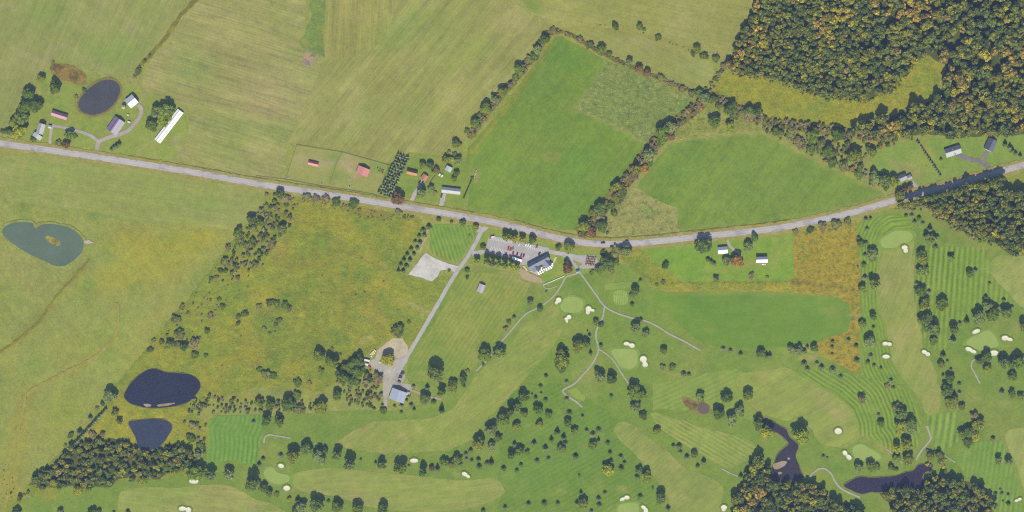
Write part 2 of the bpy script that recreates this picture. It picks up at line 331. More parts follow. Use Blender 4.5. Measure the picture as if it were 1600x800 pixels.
SPOTS += [
    (440, 140, 60, 50, 20, (172, 160, 116), 0.65), (400, 165, 70, 22, 15, (172, 158, 112), 0.55), (300, 105, 40, 30, 0, (140, 160, 92), 0.6), (420, 205, 60, 18, 10, (140, 158, 92), 0.6),
    (560, 190, 50, 22, -40, (140, 158, 90), 0.5), (640, 30, 40, 22, -30, (140, 160, 90), 0.6), (755, 75, 22, 12, 0, (140, 158, 88), 0.6), (575, 50, 35, 60, 0, (160, 158, 90), 0.4),
    (620, 55, 40, 22, -40, (136, 158, 88), 0.55), (700, 120, 60, 30, -45, (164, 162, 92), 0.4), (830, 10, 20, 14, 30, (126, 152, 80), 0.8), (880, 15, 22, 10, -30, (170, 164, 104), 0.6),
    (1085, 108, 26, 18, 20, (140, 158, 92), 0.5), (180, 80, 42, 30, -20, (132, 156, 86), 0.6), (60, 20, 40, 22, 0, (136, 156, 90), 0.5), (205, 45, 12, 10, -40, (166, 154, 116), 0.6),
    (10, 100, 25, 20, 30, (160, 158, 100), 0.5), (290, 30, 30, 12, 25, (166, 160, 104), 0.4),
    (340, 325, 22, 14, 0, (132, 160, 86), 0.6), (80, 270, 40, 12, 5, (138, 162, 88), 0.5), (395, 328, 18, 7, -20, (170, 160, 106), 0.5), (35, 275, 4, 30, 10, (168, 158, 108), 0.6), (280, 310, 60, 14, 8, (150, 164, 92), 0.5),
    (205, 362, 34, 10, -4, (146, 132, 74), 0.7), (215, 385, 46, 20, 0, (172, 162, 58), 0.9), (310, 372, 40, 18, 0, (172, 162, 64), 0.8), (260, 405, 70, 36, -30, (166, 160, 68), 0.7), (185, 432, 50, 26, -30, (168, 160, 72), 0.65),
    (135, 448, 16, 12, -30, (124, 152, 76), 0.7), (250, 395, 12, 20, -20, (134, 154, 76), 0.5), (200, 495, 14, 10, 0, (128, 154, 78), 0.6), (270, 440, 22, 8, -45, (172, 160, 92), 0.5), (245, 490, 24, 8, -45, (166, 156, 90), 0.4),
    (40, 415, 60, 40, 20, (158, 154, 98), 0.5), (150, 545, 50, 40, 0, (142, 158, 82), 0.5), (30, 690, 16, 70, 5, (164, 152, 62), 0.4), (100, 640, 30, 40, 0, (156, 162, 74), 0.5), (130, 645, 12, 8, 0, (172, 166, 60), 0.5), (15, 770, 20, 25, 0, (162, 150, 60), 0.6),
    # yellow meadow
    (480, 350, 40, 20, 0, (156, 150, 56), 0.6), (560, 360, 60, 26, 10, (152, 152, 60), 0.5), (500, 375, 22, 12, 0, (122, 138, 68), 0.6), (640, 350, 10, 18, 10, (168, 152, 76), 0.6), (605, 335, 20, 8, 10, (120, 140, 70), 0.5),
    (470, 410, 30, 14, 0, (140, 128, 66), 0.5), (580, 405, 16, 10, 0, (166, 154, 56), 0.6), (550, 420, 50, 12, 0, (150, 150, 62), 0.4), (530, 450, 30, 16, 0, (128, 138, 66), 0.5), (475, 490, 8, 6, 0, (178, 158, 52), 0.7), (480, 540, 40, 20, 0, (132, 146, 72), 0.5),
    (455, 570, 26, 16, 0, (170, 154, 50), 0.6), (400, 560, 30, 20, 0, (164, 152, 60), 0.5), (360, 545, 40, 22, -30, (164, 152, 58), 0.5), (590, 495, 24, 14, 20, (160, 148, 88), 0.5), (570, 470, 20, 16, 0, (160, 146, 78), 0.4), (600, 420, 14, 20, 10, (160, 146, 92), 0.4),
    (650, 450, 26, 10, 20, (128, 148, 66), 0.5), (412, 490, 18, 10, 0, (140, 122, 84), 0.7), (330, 440, 24, 30, -30, (142, 150, 82), 0.5), (540, 470, 14, 18, 0, (148, 142, 60), 0.4), (350, 600, 40, 10, 0, (160, 150, 58), 0.5),
    (580, 330, 30, 7, 8, (128, 108, 76), 0.75), (600, 337, 18, 6, 8, (138, 116, 84), 0.6), (460, 330, 26, 14, 0, (150, 148, 58), 0.6), (440, 385, 12, 30, 20, (150, 134, 86), 0.5), (425, 340, 20, 18, 0, (120, 116, 84), 0.5),
    # marsh around ponds
    (235, 650, 40, 7, 0, (166, 154, 66), 0.7), (165, 660, 22, 14, -40, (164, 152, 66), 0.7), (300, 675, 16, 14, 0, (152, 142, 76), 0.6), (320, 680, 7, 30, 0, (160, 148, 80), 0.6), (75, 775, 22, 8, -10, (164, 154, 62), 0.7), (365, 618, 34, 10, 10, (164, 152, 60), 0.7), (395, 632, 8, 3, 0, (190, 164, 50), 0.7),
    # bright fields
    (840, 240, 40, 26, -20, (130, 152, 78), 0.55), (860, 245, 14, 8, 0, (146, 150, 86), 0.6), (815, 235, 22, 10, 15, (136, 150, 80), 0.5), (880, 90, 30, 20, 30, (98, 142, 70), 0.5), (850, 120, 20, 26, 30, (124, 152, 82), 0.5), (755, 315, 12, 6, -30, (146, 160, 62), 0.6),
    (820, 310, 22, 18, 0, (126, 146, 80), 0.4), (900, 260, 24, 40, 20, (106, 148, 72), 0.5), (900, 300, 40, 26, 0, (112, 146, 76), 0.4), (880, 340, 26, 14, 10, (104, 146, 74), 0.5), (775, 330, 22, 9, 10, (134, 150, 70), 0.5), (770, 250, 20, 20, 0, (120, 148, 74), 0.4),
    (1050, 270, 22, 18, 30, (104, 144, 72), 0.5), (1140, 260, 26, 14, 0, (130, 152, 86), 0.45), (1200, 300, 60, 20, -10, (124, 152, 82), 0.4), (1110, 320, 20, 8, 10, (140, 158, 84), 0.5), (1260, 280, 34, 16, 20, (124, 150, 78), 0.4),
    (1010, 332, 18, 8, -5, (124, 146, 84), 0.7), (1000, 336, 4, 3, 0, (176, 176, 136), 0.5),
    (1030, 130, 18, 7, 30, (150, 152, 98), 0.5), (1055, 150, 8, 12, 0, (160, 158, 96), 0.5), (960, 110, 14, 8, -50, (154, 154, 94), 0.5), (1000, 180, 22, 8, -50, (140, 150, 88), 0.4), (1070, 165, 16, 14, -40, (112, 142, 78), 0.6),
    (1125, 150, 14, 7, 0, (176, 160, 52), 0.6), (1210, 160, 40, 10, 10, (140, 140, 60), 0.5), (1290, 180, 40, 12, 0, (148, 142, 58), 0.4), (1450, 115, 14, 22, 0, (156, 154, 70), 0.5), (1385, 165, 34, 6, -18, (166, 160, 78), 0.5), (1160, 165, 24, 7, 14, (150, 138, 62), 0.5),
    # golf course
    (775, 470, 30, 22, -50, (160, 158, 92), 0.45), (725, 520, 26, 20, 30, (164, 158, 92), 0.45), (700, 560, 24, 20, 0, (116, 150, 78), 0.5), (660, 490, 20, 18, 0, (140, 156, 86), 0.4), (690, 465, 18, 14, 0, (124, 152, 76), 0.5), (790, 430, 22, 12, 10, (160, 152, 98), 0.5),
    (655, 583, 8, 4, 10, (180, 160, 118), 0.6), (650, 575, 14, 16, 0, (116, 148, 76), 0.4), (880, 565, 34, 18, 20, (112, 146, 78), 0.5), (900, 600, 30, 14, 0, (110, 146, 76), 0.5), (830, 455, 18, 12, 0, (158, 154, 96), 0.5), (1010, 475, 9, 18, 0, (110, 144, 72), 0.6), (1016, 470, 4, 20, 0, (150, 156, 88), 0.5),
    (1060, 595, 24, 10, 10, (138, 152, 84), 0.4), (1050, 585, 16, 5, 20, (170, 160, 96), 0.4), (1190, 595, 18, 8, 15, (126, 132, 80), 0.5), (1130, 590, 20, 10, 0, (148, 154, 88), 0.4), (1300, 487, 22, 10, 0, (146, 156, 88), 0.6), (1150, 470, 12, 5, 0, (128, 152, 86), 0.6), (1100, 480, 30, 14, 30, (98, 140, 74), 0.4),
    (960, 632, 8, 4, 0, (140, 152, 88), 0.5), (890, 615, 14, 6, 10, (146, 158, 88), 0.5), (900, 690, 60, 40, 0, (112, 148, 80), 0.4), (820, 740, 60, 26, 0, (118, 150, 82), 0.5), (908, 698, 5, 3, 0, (160, 140, 84), 0.7), (975, 765, 14, 4, 10, (164, 160, 100), 0.6),
    (720, 742, 8, 4, 10, (180, 166, 116), 0.7), (1010, 790, 14, 6, 0, (150, 158, 90), 0.4), (1330, 640, 4, 5, 0, (150, 162, 88), 0.5), (1318, 656, 7, 4, 20, (168, 158, 120), 0.6), (1514, 707, 6, 4, 0, (166, 158, 96), 0.7), (1570, 632, 10, 6, 10, (164, 160, 106), 0.6), (1587, 512, 7, 6, 0, (170, 160, 112), 0.7),
    (1472, 482, 12, 6, 0, (166, 158, 88), 0.5), (1525, 622, 8, 6, -40, (166, 158, 98), 0.5), (1310, 645, 18, 10, 0, (164, 158, 104), 0.4), (1212, 636, 14, 8, 0, (120, 142, 78), 0.5), (1255, 680, 10, 16, 0, (150, 148, 96), 0.4), (1305, 715, 3, 12, 20, (160, 160, 104), 0.6),
    (1285, 745, 30, 10, 0, (150, 156, 80), 0.4), (1380, 770, 12, 12, 0, (140, 152, 76), 0.4), (1400, 700, 14, 10, 0, (162, 150, 62), 0.6), (1440, 740, 14, 14, 0, (150, 146, 62), 0.5), (1280, 770, 12, 10, 0, (150, 158, 84), 0.4),
    # yards
    (1175, 412, 22, 7, 0, (166, 148, 98), 0.6), (1130, 422, 26, 5, 0, (162, 156, 90), 0.5), (1212, 400, 10, 20, 10, (160, 156, 92), 0.5), (1060, 400, 24, 10, 0, (118, 158, 72), 0.5), (1080, 430, 20, 6, 0, (120, 160, 74), 0.5), (1155, 425, 10, 4, 0, (124, 152, 70), 0.5),
    (1410, 262, 22, 8, 30, (164, 150, 108), 0.6), (1430, 275, 14, 10, 30, (156, 150, 100), 0.5), (1490, 265, 30, 8, 0, (136, 158, 88), 0.5), (700, 275, 14, 8, 0, (118, 152, 76), 0.5), (740, 268, 8, 6, 0, (164, 152, 104), 0.6), (745, 278, 6, 8, 0, (176, 152, 112), 0.5), (690, 250, 18, 6, 0, (168, 152, 100), 0.6), (655, 262, 14, 5, 0, (120, 152, 74), 0.5), (643, 288, 12, 10, 0, (132, 156, 84), 0.4),
    (520, 245, 10, 6, 0, (120, 152, 84), 0.6), (525, 275, 14, 7, 0, (128, 150, 86), 0.6), (480, 250, 22, 9, 10, (176, 162, 122), 0.6), (545, 255, 14, 10, 10, (182, 162, 124), 0.6), (470, 275, 22, 6, 5, (160, 160, 90), 0.5), (590, 262, 16, 8, 10, (120, 150, 78), 0.6), (565, 292, 22, 6, 8, (164, 160, 96), 0.5),
    (135, 165, 12, 10, 0, (134, 160, 84), 0.4), (95, 150, 14, 6, -20, (124, 158, 80), 0.5), (190, 200, 14, 10, -40, (176, 156, 140), 0.3), (200, 186, 8, 5, 0, (136, 128, 92), 0.4), (130, 225, 20, 8, 0, (150, 164, 88), 0.4), (100, 220, 7, 3, 0, (176, 160, 124), 0.5), (225, 210, 14, 14, 0, (156, 164, 92), 0.4),
    (890, 415, 8, 12, 40, (176, 158, 84), 0.6), (905, 408, 7, 5, 30, (180, 164, 92), 0.7), (850, 372, 8, 3, 20, (168, 160, 60), 0.7), (820, 430, 10, 6, 0, (180, 164, 130), 0.6), (835, 440, 12, 6, 0, (170, 154, 108), 0.5)]

m_hay = lambda n, ang, seed, st=0.34: ground_mat(n, [(T(136, 152, 88), .6, .010, .45, .72), (T(180, 168, 118), .65, .017, .50, .76)], .12, .24, .42, st*.95, ang, 1.9, .02, seed=seed)
base_poly = 2600
# one sheet for the whole place
gv = []; gf = []
gx = np.concatenate([[-3200, -2000, -1300], np.arange(-900, 901, 12), [1300, 2000, 3200]]).astype(float)
gy = np.concatenate([[-3000, -1800, -1000], np.arange(-600, 601, 12), [1000, 1800, 3000]]).astype(float)
X, Y = np.meshgrid(gx, gy); nx = len(gx)
idx = np.arange(X.size).reshape(X.shape)
gf = np.stack([idx[:-1, :-1], idx[:-1, 1:], idx[1:, 1:], idx[1:, :-1]], -1).reshape(-1, 4)
me = bpy.data.meshes.new('ground'); me.from_pydata(np.column_stack([X.ravel(), Y.ravel(), np.zeros(X.size)]).tolist(), [], gf.tolist())
set_attrs(me, cover(X.ravel()/S+800, 400-Y.ravel()/S, (150, 156, 91)), np.zeros(X.size))
tag(obj('ground', me, ground_mat('pasture grass', [(T(166, 160, 84), .6, .012, .45, .75), (T(124, 148, 78), .6, .02, .5, .75), (T(182, 172, 118), .5, .3, .58, .8)], .12, .3, .6, 0.12, -55, 1.4, .03, seed=1)), None, None, None, 'structure')

DIAG = tile(0, 0, [(1260, -60), (1220, 0), (1120, 110), (1030, 240), (940, 340), (880, 410), (840, 480)])
region('hay_field', [(-60, -60), (300, -60), (303, 2), (276, 28), (252, 62), (230, 88), (212, 110), (180, 118), (140, 108), (112, 95), (88, 95), (72, 105), (55, 150), (20, 200), (-60, 200)], (150, 154, 96), m_hay('mown hay west', 64, 2, .30), label=None)
region('hay_field', [(330, -60), (472, -60), (478, 10), (474, 55), (470, 68), (478, 82), (492, 95), (500, 110), (470, 180), (448, 225), (446, 262), (437, 284), (400, 279), (330, 267), (262, 256), (290, 230), (296, 175), (278, 160), (245, 150), (222, 138), (224, 112), (252, 75), (282, 35), (308, 2)], (160, 156, 101), m_hay('mown hay centre', -17, 3, .5))
region('hay_field', [(472, -60), (620, -60), (622, 0), (605, 60), (560, 90), (508, 92), (508, 0)], (160, 155, 96), m_hay('mown hay upright', 88, 5, .42))
region('hay_field', [(620, -60), (800, -60), (795, 0), (842, 30), (868, 44), (850, 60), (836, 85), (805, 125), (770, 165), (735, 205), (715, 235), (690, 245), (640, 238), (606, 256), (590, 253), (535, 236), (462, 226), (450, 222), (472, 180), (502, 108), (510, 92), (560, 90), (605, 60), (622, 0)], (156, 155, 95), m_hay('mown hay slope', 50, 6, .42))
region('hay_field', [(800, -60), (1186, -60), (1180, 0), (1168, 45), (1148, 84), (1128, 92), (1085, 82), (1000, 52), (950, 40), (905, 36), (842, 28), (795, 0)], (157, 157, 93), m_hay('mown hay north', -12, 7, .28))
region('hay_field', [(868, 46), (900, 40), (952, 44), (1000, 56), (1075, 80), (1110, 96), (1116, 110), (1110, 128), (1096, 139), (1070, 138), (1020, 112), (950, 86), (905, 60)], (155, 156, 94), m_hay('mown hay strip', -24, 8, .28))
region('hay_field', [(-60, 236), (0, 238), (28, 246), (60, 244), (120, 252), (200, 263), (300, 279), (410, 297), (417, 310), (412, 328), (395, 345), (368, 359), (300, 352), (215, 349), (125, 329), (22, 317), (14, 300)], (151, 158, 92), m_hay('mown hay south', -8, 9, .22), label=None)
m_weed = ground_mat('weeds', [(T(178, 156, 50), .7, .09, .5, .68), (T(104, 128, 84), .7, .05, .48, .7)], .1, .3, .5, bump=.5, seed=12)
region('weed_strip', tile(400, 0, [(300, -60), (435, -60), (435, 130), (420, 180), (432, 360), (370, 340), (310, 322), (275, 260), (300, 200), (335, 140), (345, 60)]), (128, 148, 88), m_weed, 5, 1.0)
ribbon('weed_strip', DIAG, 6.5, (126, 122, 52), m_weed, .8)
region('bare_earth', tile(400, 0, [(312, 325), (372, 345), (360, 385), (330, 412), (292, 400), (290, 370)]), (168, 146, 122), ground_mat('bare earth', [(T(128, 112, 128), .8, .12, .5, .6)], .1, .3, .5, seed=13), 4, 1.0)
# farm and house yards
m_lawn = ground_mat('lawn', [(T(160, 166, 92), .6, .03, .48, .72), (T(112, 148, 72), .6, .05, .5, .72)], .12, .26, .44, .08, 20, 1.6, .05, seed=14)
region('farm_lawn', [(20, 205), (55, 150), (72, 106), (90, 96), (140, 118), (180, 122), (222, 138), (240, 152), (280, 160), (294, 176), (288, 230), (258, 255), (200, 245), (150, 238), (80, 228), (20, 219)], (146, 157, 86), m_lawn)
region('paddock', tile(400, 200, [(255, 106), (540, 152), (842, 236), (800, 300), (755, 418), (600, 392), (400, 362), (185, 322)]), (160, 158, 100), ground_mat('paddock turf', [(T(138, 156, 88), .6, .03, .46, .7)], .12, .2, .35, .1, -12, 1.5, .04, seed=15), 5, .3)
region('house_lawn', [(640, 238), (690, 244), (722, 240), (738, 262), (736, 290), (722, 332), (690, 326), (600, 312), (590, 306), (606, 258)], (134, 152, 80), m_lawn)
m_green = ground_mat('green sward', [(T(140, 158, 82), .55, .016, .5, .74), (T(102, 138, 72), .6, .03, .5, .72), (T(150, 148, 84), .5, .05, .58, .8)], .2, .3, .44, .24, 52, 1.3, .015, seed=16)
region('green_field', [(861, 62), (877, 57), (945, 92), (940, 110), (900, 169), (965, 200), (985, 210), (1011, 226), (1008, 240), (990, 252), (982, 268), (955, 290), (948, 315), (920, 336), (906, 360), (860, 356), (800, 343), (760, 335), (728, 328), (736, 282), (728, 255), (732, 232), (750, 210), (775, 180), (800, 147), (840, 95)], (120, 145, 74), m_green, 7, .8)
region('green_field', [(1047, 225), (1075, 219), (1150, 210), (1185, 207), (1200, 216), (1237, 235), (1305, 267), (1380, 300), (1385, 306), (1360, 319), (1275, 340), (1200, 352), (1120, 360), (1062, 363), (1059, 350), (1060, 325), (1037, 317), (1012, 304), (995, 292), (1007, 275), (1025, 250)], (124, 147, 77), m_green, 7, .8)
m_rough = ground_mat('tussocky pasture', [(T(182, 172, 128), .7, .35, .52, .70), (T(96, 122, 66), .75, .18, .5, .68)], .12, .42, .8, bump=.6, seed=17)
region('rough_pasture', [(945, 92), (952, 96), (1017, 118), (1085, 155), (1055, 187), (1035, 205), (1011, 226), (985, 210), (965, 200), (900, 169), (940, 110)], (130, 144, 86), m_rough, 6, .8)
region('rough_pasture', [(1098, 160), (1130, 164), (1180, 190), (1190, 204), (1150, 208), (1075, 216), (1046, 222), (1062, 192)], (146, 150, 82), m_rough, 6, .8)
region('dry_grass', [(995, 292), (1012, 304), (1037, 317), (1060, 325), (1059, 350), (1064, 362), (1000, 368), (950, 370), (945, 355), (955, 330), (970, 312), (985, 295)], (158, 156, 98), m_rough, 5, .8)
m_mead = ground_mat('goldenrod meadow', [(T(176, 160, 54), .65, .02, .48, .68), (T(122, 144, 70), .8, .03, .46, .66), (T(150, 130, 80), .3, .02, .55, .75), (T(98, 114, 56), .42, .35, .55, .75)], .14, .4, .75, .14, 5, .8, .08, bump=.6, seed=18)
region('meadow', [(1135, 112), (1117, 130), (1108, 145), (1125, 158), (1160, 172), (1200, 184), (1260, 196), (1325, 198), (1360, 182), (1400, 173), (1450, 153), (1467, 140), (1472, 104), (1452, 80), (1426, 88), (1409, 112), (1390, 138), (1358, 152), (1300, 150), (1254, 137), (1229, 126), (1195, 113), (1160, 108)], (158, 156, 62), m_mead, 6, 1.0)
region('meadow', [(413, 298), (450, 304), (570, 323), (655, 338), (666, 356), (622, 425), (640, 432), (665, 442), (690, 432), (712, 430), (692, 462), (640, 546), (600, 535), (570, 555), (530, 592), (500, 612), (440, 602), (400, 606), (330, 625), (300, 645), (325, 660), (322, 700), (300, 745), (200, 755), (110, 757), (60, 780), (30, 770), (100, 702), (160, 632), (185, 597), (250, 517), (295, 465), (345, 400), (370, 365), (395, 345), (415, 320)], (146, 151, 72), m_mead, 6, 1.0)
region('pond_margin', tile(0, 600, [(700, 40), (770, 60), (860, 160), (1000, 180), (1130, 150), (1180, 170), (1120, 300), (1010, 420), (880, 430), (800, 330), (700, 330), (520, 340), (640, 170)]), (158, 154, 68), m_mead, 5, 1.0)
# golf course ground
m_golf = ground_mat('golf rough', [(T(156, 158, 92), .65, .014, .46, .70), (T(104, 138, 70), .65, .03, .48, .70)], .12, .24, .42, .12, 30, 1.4, .04, seed=20)
region('golf_rough', [(716, 425), (640, 552), (634, 590), (641, 600), (690, 625), (620, 642), (580, 641), (520, 642), (480, 646), (410, 650), (345, 649), (325, 656), (320, 700), (310, 742), (230, 750), (160, 755), (90, 762), (40, 780), (-60, 790), (-60, 860), (1660, 860), (1660, 400), (1600, 398), (1560, 372), (1510, 355), (1460, 340), (1430, 318), (1395, 326), (1352, 338), (1340, 350), (1344, 420), (1342, 580), (1300, 562), (1240, 545), (1040, 480), (1018, 452), (985, 415), (960, 412), (935, 420), (900, 426), (850, 440), (810, 420), (760, 416), (735, 416), (722, 420)], (128, 150, 79), m_golf, 7, .8)
region('house_lawn', [(758, 358), (800, 362), (850, 378), (900, 388), (935, 392), (955, 394), (935, 425), (905, 428), (850, 445), (800, 425), (750, 415), (735, 412), (730, 408), (748, 378)], (142, 160, 82), m_lawn, 5, .5)
region('house_lawn', [(965, 390), (1020, 384), (1110, 374), (1240, 361), (1241, 436), (1230, 440), (1062, 440), (1022, 408)], (130, 160, 76), m_lawn, 5, .5)
region('house_lawn', [(1368, 232), (1432, 218), (1470, 216), (1560, 210), (1660, 208), (1660, 232), (1600, 250), (1500, 278), (1420, 300), (1405, 296), (1360, 252)], (136, 157, 84), m_lawn, 5, .6)
region('meadow', [(1560, 282), (1600, 270), (1660, 252), (1660, 300), (1600, 302), (1572, 292)], (150, 150, 66), m_lawn, 5, .6)
m_gold = ground_mat('goldenrod', [(T(112, 112, 52), .8, .22, .48, .66), (T(128, 152, 74), .7, .05, .55, .75)], .1, .35, .6, .15, 8, .8, .2, bump=.7, seed=22)
region('goldenrod_patch', [(1240, 360), (1300, 350), (1340, 344), (1344, 420), (1343, 582), (1325, 577), (1280, 552), (1275, 536), (1305, 524), (1325, 517), (1331, 492), (1325, 475), (1305, 463), (1250, 458), (1230, 440), (1240, 436)], (170, 152, 56), m_gold, 5, .8)
region('weed_strip', [(972, 390), (1000, 386), (1022, 408), (1062, 440), (1230, 440), (1250, 458), (1200, 455), (1050, 456), (1022, 452), (985, 415), (965, 402)], (154, 152, 62), m_mead, 5, .8)
# driving range
region('driving_range', tile(800, 400, [(860, 215), (1000, 226), (1300, 222), (1600, 226)])+[(1250, 458), (1305, 464), (1325, 475), (1331, 492), (1325, 517), (1305, 524), (1275, 536), (1227, 542), (1185, 545), (1120, 541), (1087, 530), (1060, 505), (1037, 484), (1012, 478)], (118, 149, 74), ground_mat('range grass', [(T(128, 156, 84), .5, .03, .5, .72), (T(104, 142, 68), .5, .05, .5, .7), (T(146, 154, 84), .4, .03, .58, .8)], .1, .15, .25, .14, -2, 1.2, .03, seed=23), 7, .5, smooth=False)

def mown(name, stripe, period, seed, ang=0, streak=.06, tint=(150, 162, 92), lo=.5):
    return ground_mat(name, [(T(*tint), .55, .03, lo, .75), (T(106, 140, 70), .5, .05, .5, .72)], .1, .22, .38, streak, ang, 1.4, .04, stripe=stripe, period=period, seed=seed)
EDGE1 = tile(1200, 200, [(880, 590), (780, 600), (720, 640), (690, 700), (700, 800)])+tile(1200, 400, [(690, 100), (685, 200), (690, 330), (730, 400), (745, 490), (770, 550), (780, 650), (830, 740), (880, 800)])
region('mown_rough', tile(1200, 200, [(545, 610), (650, 570), (780, 545), (880, 560), (920, 620), (900, 640), (800, 640), (720, 680), (705, 740), (705, 800), (560, 800), (570, 700)]), (129, 154, 78), mown('contour mown rough', .34, 5.6, 31), 4, .4, stripe=('dist', EDGE1))
region('mown_rough', tile(1200, 400, [(580, 0), (700, 0), (690, 100), (685, 200), (690, 330), (730, 400), (745, 490), (770, 550), (780, 650), (830, 740), (880, 800), (700, 800), (585, 740), (580, 500)]), (130, 154, 78), mown('contour mown rough low', .30, 5.6, 32), 4, .4, stripe=('dist', EDGE1))
region('mown_rough', tile(1200, 400, [(960, -60), (1360, -60), (1385, 60), (1420, 150), (1530, 280), (1440, 300), (1330, 330), (1250, 360), (1180, 440), (1110, 570), (1060, 600), (990, 570), (960, 480), (935, 400), (915, 250)]), (128, 153, 78), mown('striped rough', .34, 8.2, 33), 5, .5, stripe=('line', 4))
FW7 = [(1150, 600), (1160, 583), (1210, 577), (1225, 573), (1250, 585), (1280, 604), (1307, 620), (1330, 640), (1339, 662), (1340, 690), (1318, 700), (1280, 690), (1262, 664), (1225, 657), (1200, 650), (1180, 640)]
EDGE7 = [(1225, 572), (1250, 585), (1280, 604), (1307, 620), (1330, 640), (1339, 662), (1342, 690), (1352, 700)]
region('mown_rough', [(1250, 584), (1290, 575), (1350, 590), (1400, 600), (1420, 610), (1432, 640), (1440, 660), (1432, 700), (1395, 715), (1375, 690), (1345, 680), (1339, 662), (1330, 640), (1307, 620), (1280, 604)], (130, 154, 79), mown('ring mown rough', .36, 6.2, 34), 4, .5, stripe=('dist', EDGE7))
region('mown_rough', tile(1200, 600, [(990, 190), (1180, 170), (1190, 360), (1080, 430), (1030, 380), (1010, 300)]), (130, 158, 84), mown('upright striped rough', .34, 10.5, 35), 5, .5, stripe=('line', 8))
region('mown_rough', [(1520, 690), (1565, 690), (1580, 720), (1592, 760), (1598, 810), (1540, 810), (1545, 770), (1510, 745), (1495, 720)], (126, 156, 82), mown('striped rough corner', .2, 7.5, 36), 5, .5, stripe=('line', 8))
region('mown_rough', tile(0, 600, [(1290, 260), (1330, 200), (1500, 196), (1640, 190), (1640, 330), (1600, 500), (1450, 480), (1290, 490), (1300, 380)]), (118, 154, 82), mown('striped tee ground', .24, 7.2, 37), 4, .5, stripe=('dist', tile(0, 600, [(1340, 190), (1290, 260), (1300, 380), (1285, 500)])))
region('mown_rough', [(672, 352), (690, 350), (742, 352), (746, 362), (722, 402), (712, 410), (690, 402), (672, 394)], (126, 156, 80), mown('striped lawn', .34, 6.0, 38), 4, .3, stripe=('line', -18))
region('mown_rough', [(722, 424), (800, 430), (830, 445), (810, 480), (770, 540), (740, 575), (690, 600), (645, 595), (645, 560), (690, 485)], (138, 153, 81), mown('club lawn', .13, 6.5, 39, 30, .1, (166, 160, 94), .42), 6, .8, stripe=('line', 33))
region('mown_rough', [(1020, 600), (1150, 575), (1160, 583), (1150, 600), (1180, 640), (1185, 660), (1120, 640), (1020, 640)], (140, 160, 86), mown('hill rough', .12, 7, 40), 6, 1.0, stripe=('line', 65))
region('mown_rough', tile(800, 600, [(0, 0), (330, 0), (700, 240), (640, 290), (880, 560), (960, 690), (900, 800), (-80, 800), (-80, 420)]), (116, 143, 75), mown('tree lot grass', .10, 7, 41), 6, 1.5, smooth=False, stripe=('line', 60))
m_fair = lambda n, ang, seed, st=.26: ground_mat(n, [(T(130, 150, 82), .6, .022, .46, .70), (T(172, 164, 106), .65, .03, .5, .72)], .1, .22, .36, st*1.2, ang, 1.3, .04, seed=seed)
region('fairway', tile(1200, 200, [(710, 800), (700, 740), (720, 690), (790, 655), (890, 660), (915, 700), (900, 800)])+tile(1200, 400, [(915, 0), (910, 150), (915, 250), (935, 400), (960, 480), (965, 560), (1010, 640), (1050, 720), (1060, 800)])+tile(1200, 600, [(1080, 40), (1075, 130), (1040, 185), (990, 185), (960, 120), (920, 60), (870, 0)])+tile(1200, 400, [(830, 740), (780, 650), (770, 550), (745, 490), (730, 400), (690, 330), (685, 200), (690, 100), (700, 0)]), (154, 160, 94), m_fair('fairway east', 66, 42), 5, .4, smooth=True, step=5)
region('fairway', [(525, 692), (538, 682), (555, 672), (585, 658), (625, 656), (675, 653), (705, 640), (725, 615), (740, 592), (770, 560), (800, 535), (818, 505), (837, 496), (856, 482), (875, 462), (890, 466), (882, 505), (875, 525), (862, 542), (850, 562), (830, 580), (812, 602), (785, 632), (757, 657), (732, 690), (700, 704), (650, 707), (600, 709), (550, 702), (530, 698)], (148, 158, 88), m_fair('fairway long', 35, 43), 6, .5)
region('fairway', [(460, 740), (512, 731), (575, 736), (612, 740), (662, 745), (725, 750), (770, 747), (785, 760), (785, 772), (750, 790), (700, 799), (637, 799), (575, 792), (525, 775), (487, 772), (462, 762), (455, 750)], (151, 159, 92), m_fair('fairway south', 5, 44), 6, .4, smooth=True)
region('fairway', [(185, 782), (192, 766), (225, 761), (275, 762), (325, 757), (362, 760), (400, 780), (430, 790), (445, 815), (300, 830), (200, 815), (186, 797)], (154, 160, 94), m_fair('fairway corner', -6, 45), 6, .4, smooth=True)
region('fairway', [(959, 672), (967, 660), (985, 662), (1012, 682), (1045, 707), (1070, 730), (1100, 742), (1122, 752), (1131, 765), (1127, 785), (1122, 815), (1065, 812), (1040, 772), (1017, 740), (995, 712), (970, 690)], (145, 155, 90), m_fair('fairway dip', 40, 46), 6, .4, smooth=True)
region('fairway', [(1018, 645), (1060, 655), (1087, 665), (1137, 677), (1170, 688), (1184, 700), (1180, 712), (1150, 727), (1132, 730), (1087, 705), (1050, 682), (1025, 662)], (148, 162, 90), mown('hillside fairway', .2, 6.0, 47, -30, .16, (168, 162, 98), .46), 6, .5, smooth=True, stripe=('line', -60))
region('fairway', FW7, (150, 162, 90), m_fair('fairway rise', 30, 48), 6, .5, smooth=True)
region('fairway', [(1547, 415), (1555, 402), (1575, 398), (1610, 402), (1660, 410), (1660, 510), (1600, 482), (1575, 457), (1555, 437)], (160, 166, 100), m_fair('fairway far', 40, 49), 6, .4, smooth=True)
region('fairway', [(1570, 680), (1582, 670), (1610, 668), (1660, 672), (1660, 800), (1610, 790), (1600, 765), (1590, 730), (1577, 705)], (158, 165, 100), m_fair('fairway edge', 70, 50), 6, .4, smooth=True)
m_put = ground_mat('putting green', [(T(168, 178, 112), .5, .06, .5, .7)], .05, .08, .14, .08, 70, 1.5, .05, seed=51)
m_col = ground_mat('collar grass', [(T(118, 148, 78), .5, .05, .45, .7)], .06, .1, .2, seed=52)
